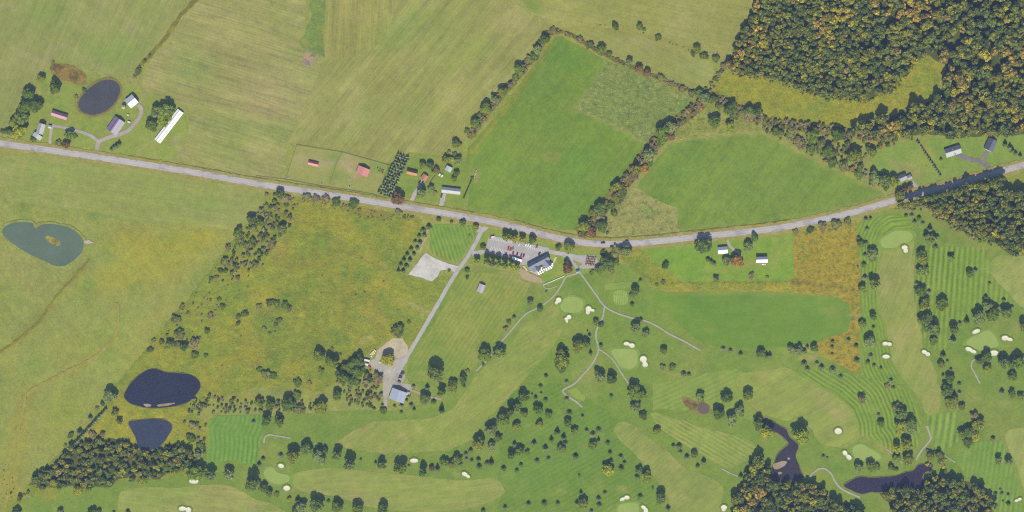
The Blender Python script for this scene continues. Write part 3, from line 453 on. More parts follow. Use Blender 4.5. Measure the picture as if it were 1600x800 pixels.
GREENS = [tile(800, 400, [(305, 300), (330, 265), (390, 255), (440, 280), (442, 320), (420, 350), (360, 355), (312, 340)]), tile(800, 400, [(620, 590), (690, 582), (770, 590), (785, 640), (770, 690), (730, 705), (680, 690), (650, 650)]),
          tile(1200, 200, [(705, 700), (750, 668), (800, 642), (880, 647), (905, 680), (880, 712), (830, 720), (800, 745), (740, 750), (710, 738)]), tile(1200, 400, [(1240, 540), (1290, 500), (1340, 475), (1390, 470), (1440, 540), (1430, 568), (1380, 575), (1340, 588), (1280, 572)]),
          tile(1200, 600, [(528, 425), (540, 388), (590, 378), (650, 410), (705, 450), (690, 475), (620, 480), (560, 475)]), tile(400, 600, [(48, 565), (68, 527), (108, 525), (135, 555), (200, 570), (208, 605), (150, 625), (90, 612)]), tile(800, 600, [(662, 775), (690, 750), (778, 745), (790, 800), (740, 830), (670, 820)])]
for g in GREENS:
    q = np.array(g); c = q.mean(0)
    region('green_collar', (c+(q-c)*1.22).tolist(), (136, 160, 88), m_col, 4, .2, smooth=True, paint=False)
    region('putting_green', g, (158, 176, 103), m_put, 4, .1, smooth=True, paint=False)
region('putting_green', tile(800, 400, [(635, 228), (670, 212), (712, 220), (725, 260), (715, 298), (670, 310), (640, 292), (630, 260)]), (152, 174, 98), mown('striped practice green', .28, 3.4, 53), 3, .1, smooth=True, stripe=('line', 5), paint=False)
region('tee_ground', tile(800, 400, [(580, 172), (740, 158), (760, 185), (700, 205), (580, 210)]), (144, 163, 90), m_col, 4, .2, paint=False)
region('tee_ground', tile(800, 600, [(340, 40), (400, 22), (460, 80), (450, 105), (400, 90)]), (150, 166, 88), m_col, 4, .2, paint=False)
# wood floors
m_floor = ground_mat('leaf litter', [(T(112, 104, 66), .6, .05, .5, .7), (T(70, 86, 54), .7, .1, .45, .7)], .1, .3, .5, bump=.4, seed=55)
W1 = [(1190, -50), (1180, 8), (1158, 50), (1146, 85), (1136, 100), (1150, 116), (1190, 119), (1227, 131), (1250, 141), (1300, 154), (1360, 156), (1393, 142), (1413, 117), (1430, 93), (1452, 85), (1476, 102), (1472, 140), (1455, 156), (1400, 178), (1360, 187), (1330, 202), (1365, 214), (1410, 214), (1445, 209), (1500, 214), (1590, 211), (1660, 204), (1660, -50)]
W2 = [(1392, 324), (1440, 313), (1487, 298), (1537, 280), (1558, 281), (1566, 293), (1585, 298), (1660, 305), (1660, 400), (1600, 392), (1580, 397), (1555, 379), (1508, 362), (1482, 347), (1460, 335), (1445, 322), (1420, 324), (1398, 326)]
W3 = [(1172, 722), (1186, 712), (1200, 730), (1208, 748), (1250, 755), (1278, 759), (1288, 774), (1310, 784), (1335, 789), (1350, 800), (1356, 816), (1140, 812), (1146, 780), (1158, 760), (1166, 742)]
W4 = [(1372, 771), (1400, 763), (1440, 760), (1452, 748), (1466, 742), (1478, 748), (1500, 753), (1525, 755), (1538, 763), (1546, 776), (1552, 792), (1545, 812), (1395, 812), (1390, 786)]
W5 = tile(0, 600, [(500, 350), (600, 350), (800, 345), (830, 400), (900, 425), (1000, 412), (1100, 370), (1180, 400), (1240, 480), (1180, 520), (1010, 575), (960, 600), (840, 570), (730, 600), (690, 640), (480, 635), (330, 645), (250, 650), (180, 630), (230, 570), (300, 530), (350, 510), (420, 420)])
W6 = [(525, 572), (560, 555), (572, 562), (570, 580), (588, 600), (597, 620), (586, 638), (545, 632), (530, 610), (520, 595)]
for w in (W1, W2, W3, W4, W5): region('woodland_floor', w, (98, 104, 64), m_floor, 7, 1.0)
# bare and built ground
m_mud = ground_mat('reed bed', [(T(96, 86, 78), .8, .08, .46, .6), (T(150, 136, 84), .7, .12, .5, .7)], .1, .35, .6, bump=.5, seed=56)
region('reed_bed', tile(0, 0, [(310, 425), (330, 402), (400, 398), (460, 408), (510, 440), (545, 490), (530, 522), (480, 528), (430, 512), (360, 490), (320, 462)]), (150, 128, 84), m_mud, 4, .6)
region('reed_bed', tile(800, 600, [(1058, 80), (1100, 82), (1150, 108), (1200, 113), (1243, 140), (1238, 182), (1190, 198), (1140, 172), (1088, 142), (1062, 110)]), (152, 132, 92), m_mud, 4, .4)
m_grav = ground_mat('gravel', [(T(206, 200, 190), .7, .03, .5, .66), (T(150, 146, 142), .6, .06, .5, .68)], .08, .2, .35, seed=57)
region('gravel_lot', [(666, 395), (680, 404), (692, 409), (707, 414), (716, 416), (711, 425), (700, 420), (688, 422), (683, 432), (675, 440), (665, 436), (652, 432), (639, 428), (649, 415), (657, 402)], (214, 208, 200), m_grav, 4, .5, paint=False)
region('gravel_yard', [(616, 530), (628, 532), (635, 541), (641, 553), (630, 576), (633, 590), (627, 599), (642, 601), (644, 612), (636, 612), (612, 607), (606, 622), (605.5, 640), (601, 640), (599, 622), (598, 606), (597, 588), (586, 577), (576, 571), (577, 563), (586, 560), (590, 545), (600, 538)], (182, 174, 162), m_grav, 4, .5, paint=False)
region('gravel_yard', [(590, 546), (604, 535), (616, 528), (629, 530), (638, 541), (636, 553), (622, 560), (606, 552), (594, 560), (588, 556)], (200, 186, 156), m_grav, 4, .6, paint=False)
region('grass_island', tile(560, 530, [(410, 300), (540, 280), (660, 310), (670, 360), (590, 440), (520, 475), (430, 430), (385, 380)], 11.43), (146, 158, 70), m_weed, 3, .3, paint=False)
m_asph = ground_mat('worn asphalt', [(T(206, 200, 200), .5, .05, .5, .7), (T(156, 152, 154), .5, .1, .52, .7)], .05, .08, .2, seed=58)
m_road = ground_mat('road asphalt', [(T(204, 196, 194), .5, .06, .48, .7), (T(160, 154, 158), .6, .04, .54, .62)], .08, .1, .18, .1, -9, 1.2, .03, lane=.06, seed=59)
m_dirt = ground_mat('packed dirt', [(T(172, 156, 130), .6, .1, .48, .68)], .08, .2, .35, seed=60)
DRIVES = [('driveway', [(150, 245), (152.5, 228), (157, 220), (172, 214), (195, 207), (207, 197), (215, 188), (220, 178), (220.5, 170), (216, 163)], 6.0, (176, 162, 154)), ('driveway', [(156, 222), (140, 211), (120, 204), (105, 200), (90, 197), (80, 197)], 4.6, (176, 168, 160)),
          ('driveway', [(78, 236), (78.5, 216), (80, 205), (82, 196)], 4.4, (180, 170, 158)), ('driveway', [(638, 326), (647, 305), (655, 292), (661, 282)], 6.0, (192, 182, 178)), ('driveway', [(687, 334), (690, 318), (694, 302)], 7.2, (190, 182, 176)),
          ('driveway', [(1136, 367), (1138, 379), (1143, 387), (1150, 392), (1159, 397.5)], 4.2, (180, 170, 154)), ('driveway', [(1446, 302), (1434, 294), (1424, 284)], 6.0, (178, 170, 166)),
          ('driveway', [(1556, 272), (1545, 262), (1536, 253), (1537, 247), (1543, 237)], 7.5, (128, 124, 138)), ('driveway', [(1540, 257), (1530, 251.5), (1518, 250), (1508, 246.5), (1494, 241)], 6.4, (130, 126, 140)),
          ('track', [(641, 609), (655, 614), (672, 620), (690, 624)], 3.4, (176, 160, 132)), ('track', [(669, 358), (662, 378), (655, 396)], 2.4, (180, 168, 140)),
          ('driveway', [(757, 392), (748, 395), (738, 396)], 7, (186, 180, 180)), ('driveway', [(853, 392), (875, 396), (895, 400), (915, 405)], 6.4, (190, 182, 180)), ('driveway', [(880, 398), (892, 407), (900, 416), (904, 424)], 5.0, (180, 174, 168))]
for n, p, w, c in DRIVES: ribbon(n, p, w, c, m_dirt if c[2] < 145 else m_asph, .25)
region('car_park', [(763.6, 369), (785, 371), (805, 376), (824, 381), (840, 383), (857, 387), (858, 395), (846, 400), (832, 408), (826, 414), (812, 414), (796, 403), (775, 399), (756, 394), (759, 387.6)], (182, 176, 174), m_asph, 4, .1, paint=False)
region('cart_yard', tile(800, 380, [(960, 190), (1260, 215), (1480, 210), (1530, 300), (1520, 440), (1240, 460), (1190, 420), (1260, 370), (1150, 310), (1000, 270)], 11.43), (184, 178, 178), m_asph, 4, .2, paint=False)
ribbon('club_road', CLUB, 6.2, (186, 180, 178), m_asph, .15)
region('road_apron', [(742, 342), (748, 352), (744, 362), (754, 364), (764, 356), (780, 352), (770, 344)], (188, 182, 180), m_asph, 4, .05, paint=False)
m_hb = ground_mat('hedge bank weeds', [(T(98, 102, 62), .7, .1, .46, .64), (T(160, 146, 86), .6, .07, .5, .7)], .1, .35, .6, bump=.4, seed=71)
m_vg = ground_mat('verge weeds', [(T(184, 168, 118), .6, .09, .5, .7), (T(138, 146, 74), .6, .06, .48, .68)], .1, .3, .5, seed=70)
def offset(line, d, a=0, b=None):
    c = np.array(catmull(line, 3, False)); t_ = np.gradient(c, axis=0); t_ /= np.hypot(t_[:, 0], t_[:, 1])[:, None]
    return [tuple(q) for q in (c+np.column_stack([-t_[:, 1], t_[:, 0]])*d)][a:b]
for ln, w_ in (([(868, 47), (850, 60), (838, 82), (815, 112), (800, 130), (780, 152), (765, 172), (745, 198), (733, 216)], 11), ([(868, 47), (900, 59), (945, 86), (985, 104), (1017, 117), (1060, 135), (1090, 147), (1112, 150)], 6), ([(1100, 160), (1062, 188), (1045, 205), (1020, 228), (1000, 255), (980, 282), (962, 300), (945, 322), (925, 346), (906, 366)], 19), ([(1112, 152), (1150, 170), (1200, 190), (1262, 200), (1330, 208), (1400, 216)], 15)):
    ribbon('hedge_bank', ln, w_, (132, 126, 76), m_hb, 1.0)
ribbon('road_verge', ROAD, 20, (160, 152, 92), m_vg, 1.0)
ribbon('roadside_ditch', offset(ROAD, -9.4, 9, 27), 1.1, (122, 118, 62), m_vg, .3); ribbon('roadside_ditch', offset(ROAD, -10.2, 30, 54), 1.2, (124, 116, 58), m_vg, .3)
ribbon('ditch', DITCH, 3.6, (136, 132, 70), m_weed, .7); ribbon('worn_trail', TRAIL, 5.0, (158, 154, 86), m_vg, 1.1)
ribbon('road_shoulder', ROAD, 10.8, (166, 156, 134), m_dirt, .35)
ribbon('road', ROAD, 9.0, (190, 182, 181), m_road, .08)
PATHS = [tile(800, 400, [(412, 80), (430, 110), (480, 180), (530, 250), (580, 315), (650, 355), (740, 385), (830, 405), (900, 435), (980, 485), (1070, 530), (1178, 590)]),
         tile(800, 400, [(420, 100), (395, 112), (340, 130), (310, 180), (270, 240), (220, 285), (160, 325), (90, 360), (40, 410), (-5, 465)])+tile(400, 400, [(1530, 540), (1480, 610), (1420, 675), (1375, 718)]),
         tile(800, 400, [(578, 312), (570, 370), (550, 420), (530, 460), (525, 510), (540, 570), (530, 620), (490, 690), (440, 745), (390, 797)])+tile(800, 600, [(340, 25), (318, 45), (345, 75), (400, 110), (440, 145)]),
         tile(800, 400, [(540, 580), (600, 620), (635, 655), (670, 710), (728, 797)]), tile(1200, 400, [(1325, 797), (1290, 730), (1270, 690), (1280, 655), (1305, 645)]),
         tile(1200, 600, [(990, 260), (1010, 310), (1015, 345), (990, 380), (955, 420), (925, 475)]), tile(1200, 600, [(255, 585), (300, 540), (345, 528), (390, 555), (420, 610), (460, 655), (530, 690), (575, 708)]),
         tile(1200, 600, [(735, 402), (790, 445), (840, 495)]), tile(400, 600, [(50, 368), (55, 335), (80, 318), (140, 325), (215, 338)]), tile(800, 600, [(1310, 528), (1370, 560), (1460, 592)]), tile(1200, 600, [(1060, 410), (1110, 450), (1170, 490)]), tile(800, 380, [(555, 750), (590, 790), (660, 810), (800, 770)], 11.43)]
PW = [2.6, 2.3, 2.7, 2.2, 2.2, 3.0, 2.8, 1.8, 2.3, 1.8, 1.6, 1.4]
m_path = ground_mat('cart path asphalt', [(T(192, 186, 172), .5, .1, .5, .68)], .06, .12, .3, seed=61)
for p, w in zip(PATHS, PW): ribbon('cart_path', p, w, (176, 170, 158), m_path, .1)

# parking lines, laid as paint
m_white = plain('road paint', (.62, .62, .6), .7, .3)
def bay_lines(x0, y0, x1, y1, n, dx, dy, parent_z):
    v = []; f = []
    for i in range(n+1):
        u = i/n; a = P(x0+(x1-x0)*u, y0+(y1-y0)*u); b = P(x0+(x1-x0)*u+dx, y0+(y1-y0)*u+dy)
        d = (b-a).normalized(); nn = Vector((-d.y, d.x, 0))*0.09
        k = len(v)
        for q in (a-nn, b-nn, b+nn, a+nn): v.append((q.x, q.y, parent_z))
        f.append((k, k+1, k+2, k+3))
    me = mesh_py('bay_markings', v, f, m_white)
    if me.polygons[0].normal.z < 0: me.flip_normals()
    tag(obj('bay_markings', me), None, None, None, 'structure')
zp = ZOF['car_park']+0.006
bay_lines(768, 385, 800, 392.5, 13, -1.6, 6, zp); bay_lines(767, 370, 800, 376, 13, -1.2, 5, zp); bay_lines(800, 392, 826, 399, 10, -1.6, 6, zp); bay_lines(824, 384, 850, 389, 9, -1.2, 5, zp)

# ------------------------------------------------------------------ water
def water_mat(name, rgb, rough=.06):
    m = bpy.data.materials.new(name); t = NT(m)
    tc = t.add('ShaderNodeTexCoord'); vec = tc.outputs['Object']
    n = t.noise(vec, .03, 4.0, .6); n2 = t.noise(vec, 1.2, 2.0)
    v = t.math('ADD', t.math('MULTIPLY_ADD', n, .6, .68), t.math('MULTIPLY', n2, .06))
    t.l.new(t.scale(T(*rgb), v), t.bsdf.inputs['Base Color'])
    t.bsdf.inputs['Roughness'].default_value = rough; t.bsdf.inputs['IOR'].default_value = 1.33
    b = t.add('ShaderNodeBump'); b.inputs['Distance'].default_value = .02; b.inputs['Strength'].default_value = .5
    t.l.new(t.noise(vec, 1.5, 3.0), b.inputs['Height']); t.l.new(b.outputs[0], t.bsdf.inputs['Normal'])
    return m
m_bank = ground_mat('muddy bank', [(T(142, 132, 82), .7, .1, .45, .65)], .1, .3, .5, bump=.3, seed=62)
PONDS = [(tile(0, 0, [(490, 640), (520, 590), (560, 550), (620, 510), (690, 497), (735, 520), (752, 560), (742, 600), (712, 650), (670, 688), (620, 710), (580, 718), (530, 707), (500, 682)]), (86, 88, 102), (134, 122, 88), 2.6),
         (tile(0, 200, [(15, 640), (45, 607), (100, 591), (180, 588), (206, 598), (222, 626), (250, 608), (290, 600), (360, 604), (440, 626), (490, 660), (520, 700), (522, 740), (505, 785), (470, 820), (430, 848), (390, 864), (345, 862), (300, 842), (230, 810), (150, 770), (60, 705), (25, 672)]), (105, 122, 112), (152, 166, 96), 3.6),
         ([(195, 615), (205, 598), (222, 583), (240, 576), (262, 582), (290, 584), (306, 590), (313, 602), (308, 614), (295, 627), (275, 634), (250, 637), (225, 636), (205, 631), (196, 623)], (56, 62, 92), (112, 112, 78), 1.0),
         (tile(0, 600, [(805, 237), (860, 226), (960, 216), (1030, 224), (1070, 252), (1070, 290), (1040, 340), (1000, 388), (950, 410), (890, 414), (865, 390), (850, 340), (825, 290)]), (68, 76, 104), (128, 124, 78), 1.0),
         (tile(1200, 600, [(-35, 216), (30, 236), (70, 258), (112, 285), (134, 330), (168, 360), (190, 390), (172, 450), (200, 530), (205, 600), (30, 590), (18, 540), (40, 490), (60, 440), (100, 402), (128, 372), (104, 340), (60, 305), (0, 282), (-40, 262)]), (70, 68, 92), (130, 118, 92), 1.0),
         (tile(1200, 600, [(475, 635), (520, 602), (580, 579), (640, 586), (720, 581), (800, 573), (860, 551), (910, 540), (940, 506), (990, 500), (1030, 506), (1010, 536), (972, 560), (966, 590), (1000, 612), (960, 655), (800, 670), (690, 678), (640, 676), (580, 686), (520, 662)]), (64, 62, 92), (126, 118, 92), 1.0),
         (tile(800, 600, [(1160, 140), (1185, 122), (1225, 135), (1232, 170), (1200, 188), (1170, 175)]), (116, 104, 104), (140, 124, 92), .6)]
for i, (o_, wc, bc, bw) in enumerate(PONDS):
    q = np.array(catmull(o_, 5)); d = np.roll(q, -1, 0)-np.roll(q, 1, 0); d /= np.maximum(np.hypot(d[:, 0], d[:, 1]), 1e-6)[:, None]
    n = np.column_stack([d[:, 1], -d[:, 0]])
    if inside(q.tolist(), [q[0][0]+n[0][0]*.5], [q[0][1]+n[0][1]*.5])[0]: n = -n
    region('pond_bank', (q+n*bw).tolist(), bc, m_bank, 4, .55, step=3, paint=False)
    region('pond_water', o_, (80, 80, 80), water_mat('pond water', wc), 0, .12, smooth=True, step=3, paint=False)
ISLETS = [tile(0, 200, [(290, 675), (330, 682), (370, 706), (376, 728), (350, 735), (312, 715), (291, 696)]), [(224, 632), (230, 631), (236, 632), (235, 635), (228, 635.5)], tile(0, 600, [(985, 130), (1030, 122), (1090, 117), (1085, 124), (1040, 136), (990, 139)]),
          tile(1200, 600, [(30, 505), (60, 490), (100, 480), (118, 488), (105, 510), (70, 530), (40, 532)]), tile(1200, 600, [(120, 462), (132, 460), (138, 470), (126, 474)]), tile(1200, 600, [(62, 555), (80, 548), (88, 560), (70, 566)])]
for k, p in enumerate(ISLETS):
    region('islet', p, (172, 158, 84) if k == 0 else (176, 158, 142), m_mud if k == 0 else m_bank, 2, .2, smooth=True, paint=False)
region('pond_spillway', tile(0, 200, [(522, 706), (560, 700), (592, 716), (560, 722), (530, 720)]), (186, 178, 160), m_grav, 2, .3, paint=False)

# ------------------------------------------------------------------ mesh builders for things
def box(bm, x0, x1, y0, y1, z0, z1):
    v = [bm.verts.new(p) for p in ((x0, y0, z0), (x1, y0, z0), (x1, y1, z0), (x0, y1, z0), (x0, y0, z1), (x1, y0, z1), (x1, y1, z1), (x0, y1, z1))]
    for f in ((3, 2, 1, 0), (4, 5, 6, 7), (0, 1, 5, 4), (1, 2, 6, 5), (2, 3, 7, 6), (3, 0, 4, 7)): bm.faces.new([v[i] for i in f])
def cyl(bm, c, r, axis, h, n=12, r2=None):
    r2 = r if r2 is None else r2; a = []; b = []
    for i in range(n):
        t = 2*math.pi*i/n; u, w = math.cos(t), math.sin(t)
        if axis == 'z': a.append((c[0]+u*r, c[1]+w*r, c[2])); b.append((c[0]+u*r2, c[1]+w*r2, c[2]+h))
        elif axis == 'y': a.append((c[0]+u*r, c[1]-h/2, c[2]+w*r)); b.append((c[0]+u*r2, c[1]+h/2, c[2]+w*r2))
        else: a.append((c[0]-h/2, c[1]+u*r, c[2]+w*r)); b.append((c[0]+h/2, c[1]+u*r2, c[2]+w*r2))
    A = [bm.verts.new(p) for p in a]; B = [bm.verts.new(p) for p in b]
    for i in range(n): bm.faces.new((A[i], A[(i+1) % n], B[(i+1) % n], B[i]))
    bm.faces.new(A[::-1]); bm.faces.new(B)
def prism(bm, prof, y0, y1):
    """(x, z) outline pushed along y"""
    A = [bm.verts.new((x, y0, z)) for x, z in prof]; B = [bm.verts.new((x, y1, z)) for x, z in prof]; n = len(prof)
    for i in range(n): bm.faces.new((A[i], A[(i+1) % n], B[(i+1) % n], B[i]))
    bm.faces.new(A[::-1]); bm.faces.new(B)
def done(bm, name, mat, bevel=0.0):
    bmesh.ops.recalc_face_normals(bm, faces=bm.faces)
    if bevel: bmesh.ops.bevel(bm, geom=bm.edges[:], offset=bevel, segments=1, affect='EDGES')
    me = bpy.data.meshes.new(name); bm.to_mesh(me); bm.free(); me.materials.append(mat); return me
def bmx(name, mat, *boxes, bevel=0.0):
    bm = bmesh.new()
    for b in boxes: box(bm, *b)
    return done(bm, name, mat, bevel)

m_glass = plain('window glass', (.03, .04, .05), .08, .1, spec=.6)
m_trim = plain('white trim', (.62, .61, .57), .6, .1)
m_conc = plain('concrete', (.36, .34, .31), .9, .2)
def building(name, label, cat, corners, ridge, wall_h, rise, roof_mats, wall_mat, profile=None, over=0.35, chimney=None, doors=1, vents=0, z=0.0, group=None):
    c = [P(*q) for q in corners]; ctr = (c[0]+c[1]+c[2]+c[3])/4
    e1 = ((c[1]-c[0])+(c[2]-c[3]))/2; e2 = ((c[3]-c[0])+(c[2]-c[1]))/2
    if ridge == 1: d, L, W = e1, e1.length, e2.length
    else: d, L, W = e2, e2.length, e1.length
    d = d.normalized()
    if d.x < 0 or (abs(d.x) < 0.5 and -d.y*0 > 0): d = -d
    root = empty(name, (ctr.x, ctr.y, z), math.atan2(d.y, d.x)); tag(root, label, cat, group)
    prof = profile or [(-.5, wall_h), (0, wall_h+rise), (.5, wall_h)]
    prof = [(v*W, h) for v, h in prof]; i = over
    wp = [(max(-W/2+i, min(W/2-i, v)), h-0.12) for v, h in prof]
    bm = bmesh.new()
    out = [(wp[0][0], 0)]+wp+[(wp[-1][0], 0)]
    A = [bm.verts.new((-L/2+i, y, h)) for y, h in out]; B = [bm.verts.new((L/2-i, y, h)) for y, h in out]; n = len(out)
    for k in range(n): bm.faces.new((A[k], A[(k+1) % n], B[(k+1) % n], B[k]))
    bm.faces.new(A); bm.faces.new(B[::-1])
    obj('wall', done(bm, name+'_wall', wall_mat), None, root)
    for k in range(len(prof)-1):
        (y0, h0), (y1, h1) = prof[k], prof[k+1]
        if abs(y1-y0) < .05: continue
        bm = bmesh.new(); th = .14
        g = 0.012
        ring = [(-L/2, y0+g, h0), (L/2, y0+g, h0), (L/2, y1-g, h1), (-L/2, y1-g, h1)]
        a = [bm.verts.new(p) for p in ring]; b = [bm.verts.new((p[0], p[1], p[2]-th)) for p in ring]
        bm.faces.new(a); bm.faces.new(b[::-1])
        for q in range(4): bm.faces.new((a[q], b[q], b[(q+1) % 4], a[(q+1) % 4]))
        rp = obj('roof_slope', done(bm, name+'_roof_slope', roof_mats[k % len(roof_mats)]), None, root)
        for q in range(vents if k == 0 else 0):
            xx = -L/2+L*(q+1)/(vents+1); fy = .6
            obj('roof_vent', bmx('roof_vent', m_dark, (xx-.2, xx+.2, y0+(y1-y0)*fy-.2, y0+(y1-y0)*fy+.2, h0+(h1-h0)*fy-.1, h0+(h1-h0)*fy+.45)), None, rp)
    pk = max(prof, key=lambda q: q[1])
    obj('ridge_cap', bmx('ridge_cap', roof_mats[0], (-L/2-.02, L/2+.02, pk[0]-.16, pk[0]+.16, pk[1]-.03, pk[1]+.07)), None, root)
    hs = min(h for v, h in prof if abs(v) > .4*W) if any(abs(v) > .4*W for v, h in prof) else wall_h
    if hs > 1.9:
        yw = W/2-i
        nw = max(1, int(L/3.6))
        for s in (-1, 1):
            for q in range(nw):
                xx = -L/2+L*(q+.5)/nw
                if s == -1 and doors and q == nw//2:
                    w = 1.0 if cat in ('house', 'clubhouse') else min(3.2, L*.3)
                    dr = obj('door', bmx('door', m_trim, (xx-w/2, xx+w/2, s*yw-.04, s*yw+.04, .05, min(2.2, hs-.3))), None, root)
                    obj('handle', bmx('handle', m_dark, (xx+w*.36, xx+w*.42, s*yw-.09, s*yw+.09, .95, 1.05)), None, dr)
                    continue
                fr = obj('window', bmx('window', m_trim, (xx-.55, xx+.55, s*yw-.035, s*yw+.035, 1.0, min(2.1, hs-.25))), None, root)
                obj('pane', bmx('pane', m_glass, (xx-.46, xx+.46, s*yw-.05, s*yw+.05, 1.09, min(2.1, hs-.25)-.09)), None, fr)
    if chimney is not None:
        x, y = chimney[0]*L, chimney[1]*W; top = wall_h+rise+.9
        ch = obj('chimney', bmx('chimney', m_brick, (x-.28, x+.28, y-.28, y+.28, wall_h*.8, top)), None, root)
        obj('flue', bmx('flue', m_dark, (x-.2, x+.2, y-.2, y+.2, top-.05, top+.18)), None, ch)
    return root
m_dark = plain('dark metal', (.03, .03, .035), .5, .2)
m_brick = plain('brick', (.22, .10, .07), .9, .3)
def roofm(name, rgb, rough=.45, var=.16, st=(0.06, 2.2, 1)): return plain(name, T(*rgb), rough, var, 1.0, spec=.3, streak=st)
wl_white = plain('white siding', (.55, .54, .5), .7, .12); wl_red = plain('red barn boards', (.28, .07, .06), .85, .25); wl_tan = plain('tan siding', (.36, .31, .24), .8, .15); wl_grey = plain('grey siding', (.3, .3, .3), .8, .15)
r_white = plain('white metal roof', (.62, .61, .56), .4, .10, 1.0, streak=(.06, 2.2, 1)); r_white_shade = roofm('shade-toned white roof', (186, 182, 206)); r_pur = roofm('violet metal roof', (138, 118, 160)); r_pur2 = roofm('deep violet roof sheet', (104, 82, 142)); r_mauve = roofm('mauve roof sheet', (168, 152, 172)); r_pale = roofm('pale mauve roof sheet', (190, 180, 192))  # lilac tone puts shade into the colour of white roofs' north slopes
r_pink = roofm('faded red roof', (204, 156, 172)); r_pink_shade = roofm('shade-toned pink roof', (142, 104, 134)); r_red = roofm('red metal roof', (222, 148, 146)); r_red_shade = roofm('shade-toned red roof', (196, 96, 104)); r_grey = roofm('grey shingle roof', (164, 166, 176), .8); r_grey2 = roofm('light grey roof', (198, 198, 198), .7); r_or = roofm('orange brown shingles', (204, 150, 116), .85); r_or_shade = roofm('brown shingles', (128, 92, 80), .85); r_sal = roofm('salmon shingles', (206, 136, 124), .85)  # darker pink, red, orange and grey tones paint shade onto north slopes
r_slate = roofm('blue grey shingles', (112, 118, 140), .8); r_slate2 = roofm('steel grey shingles', (140, 144, 164), .8); r_navy = roofm('dark slate roof', (92, 94, 120), .7); r_shed = roofm('zinc roof', (190, 184, 198), .5); r_steel = roofm('pale blue steel roof', (176, 184, 200), .45); r_tan = roofm('weathered grey shingles', (178, 174, 180), .85)  # darker slate tone on a roof's north slope is shade put into colour
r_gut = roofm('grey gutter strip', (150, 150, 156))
B = building
B('barn', 'white square metal barn beside the farm pond', 'barn', [(205.6, 149.2), (218.7, 158.4), (207.3, 167.8), (193.8, 158.8)], 2, 4.0, 1.6, [r_white, r_white_shade], wl_white)
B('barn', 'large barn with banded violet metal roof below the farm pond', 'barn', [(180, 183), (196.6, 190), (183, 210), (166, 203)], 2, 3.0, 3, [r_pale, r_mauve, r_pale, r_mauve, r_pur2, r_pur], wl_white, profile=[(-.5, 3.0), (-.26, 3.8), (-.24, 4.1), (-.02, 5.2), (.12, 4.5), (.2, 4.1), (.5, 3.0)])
B('shed', 'long low shed with faded pink roof left of the farm pond', 'shed', [(83, 172), (107, 180), (104.5, 188), (80, 180.5)], 1, 2.6, 1.6, [r_pink, r_pink_shade], wl_red)
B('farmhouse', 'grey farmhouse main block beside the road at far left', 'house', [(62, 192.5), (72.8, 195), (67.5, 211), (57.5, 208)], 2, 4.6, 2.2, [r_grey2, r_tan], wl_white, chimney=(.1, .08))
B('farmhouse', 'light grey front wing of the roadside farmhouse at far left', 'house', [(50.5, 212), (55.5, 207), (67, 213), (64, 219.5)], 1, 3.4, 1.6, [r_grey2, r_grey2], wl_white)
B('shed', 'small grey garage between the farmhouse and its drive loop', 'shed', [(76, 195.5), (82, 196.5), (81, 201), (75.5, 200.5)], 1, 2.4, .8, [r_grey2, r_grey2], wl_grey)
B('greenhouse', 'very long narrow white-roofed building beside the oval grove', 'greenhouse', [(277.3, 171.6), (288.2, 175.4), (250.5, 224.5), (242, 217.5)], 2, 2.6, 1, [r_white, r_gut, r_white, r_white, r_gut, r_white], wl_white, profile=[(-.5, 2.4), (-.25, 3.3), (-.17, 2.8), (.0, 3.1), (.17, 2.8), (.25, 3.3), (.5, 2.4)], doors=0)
B('stable', 'small red-roofed stable in the left half of the paddock', 'stable', [(483, 251), (498.6, 254.8), (497, 260.5), (480.8, 257)], 1, 2.4, 1.5, [r_red, r_red_shade], wl_red)
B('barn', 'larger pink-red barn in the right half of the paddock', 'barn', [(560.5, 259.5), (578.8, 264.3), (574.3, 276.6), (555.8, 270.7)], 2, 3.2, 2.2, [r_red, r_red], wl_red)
B('house', 'orange-brown roofed bungalow right of the spruce plantation', 'house', [(637.3, 264.5), (653.3, 268.2), (651.3, 275.5), (634.8, 271.2)], 1, 2.8, 1.9, [r_or, r_or_shade], wl_tan, chimney=(.25, .1), z=.1)
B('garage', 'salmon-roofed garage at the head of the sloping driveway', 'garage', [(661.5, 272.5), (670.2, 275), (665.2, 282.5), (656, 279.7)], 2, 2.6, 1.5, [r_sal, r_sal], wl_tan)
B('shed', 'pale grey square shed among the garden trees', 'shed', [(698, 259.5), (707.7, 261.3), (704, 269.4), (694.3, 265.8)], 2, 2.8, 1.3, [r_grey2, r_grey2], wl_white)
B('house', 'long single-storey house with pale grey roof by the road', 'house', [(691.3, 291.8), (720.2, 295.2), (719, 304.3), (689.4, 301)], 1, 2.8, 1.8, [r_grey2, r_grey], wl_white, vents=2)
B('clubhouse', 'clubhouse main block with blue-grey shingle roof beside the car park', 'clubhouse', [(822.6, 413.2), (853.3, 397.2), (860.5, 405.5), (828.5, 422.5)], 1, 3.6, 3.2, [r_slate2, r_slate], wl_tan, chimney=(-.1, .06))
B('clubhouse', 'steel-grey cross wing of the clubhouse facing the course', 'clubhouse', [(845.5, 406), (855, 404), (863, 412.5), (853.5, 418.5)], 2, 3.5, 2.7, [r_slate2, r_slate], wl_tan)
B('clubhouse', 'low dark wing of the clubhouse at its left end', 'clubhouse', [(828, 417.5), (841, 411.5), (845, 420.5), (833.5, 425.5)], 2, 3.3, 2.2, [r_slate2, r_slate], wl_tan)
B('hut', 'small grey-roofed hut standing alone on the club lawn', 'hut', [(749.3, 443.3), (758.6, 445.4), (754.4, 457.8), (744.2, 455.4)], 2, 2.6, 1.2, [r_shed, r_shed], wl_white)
B('barn', 'pale steel-roofed maintenance barn below the gravel yard', 'barn', [(613, 607.3), (637, 611.5), (631.4, 628.6), (606.8, 623.6)], 2, 4.0, 2.2, [r_steel, r_steel], wl_grey, vents=1)
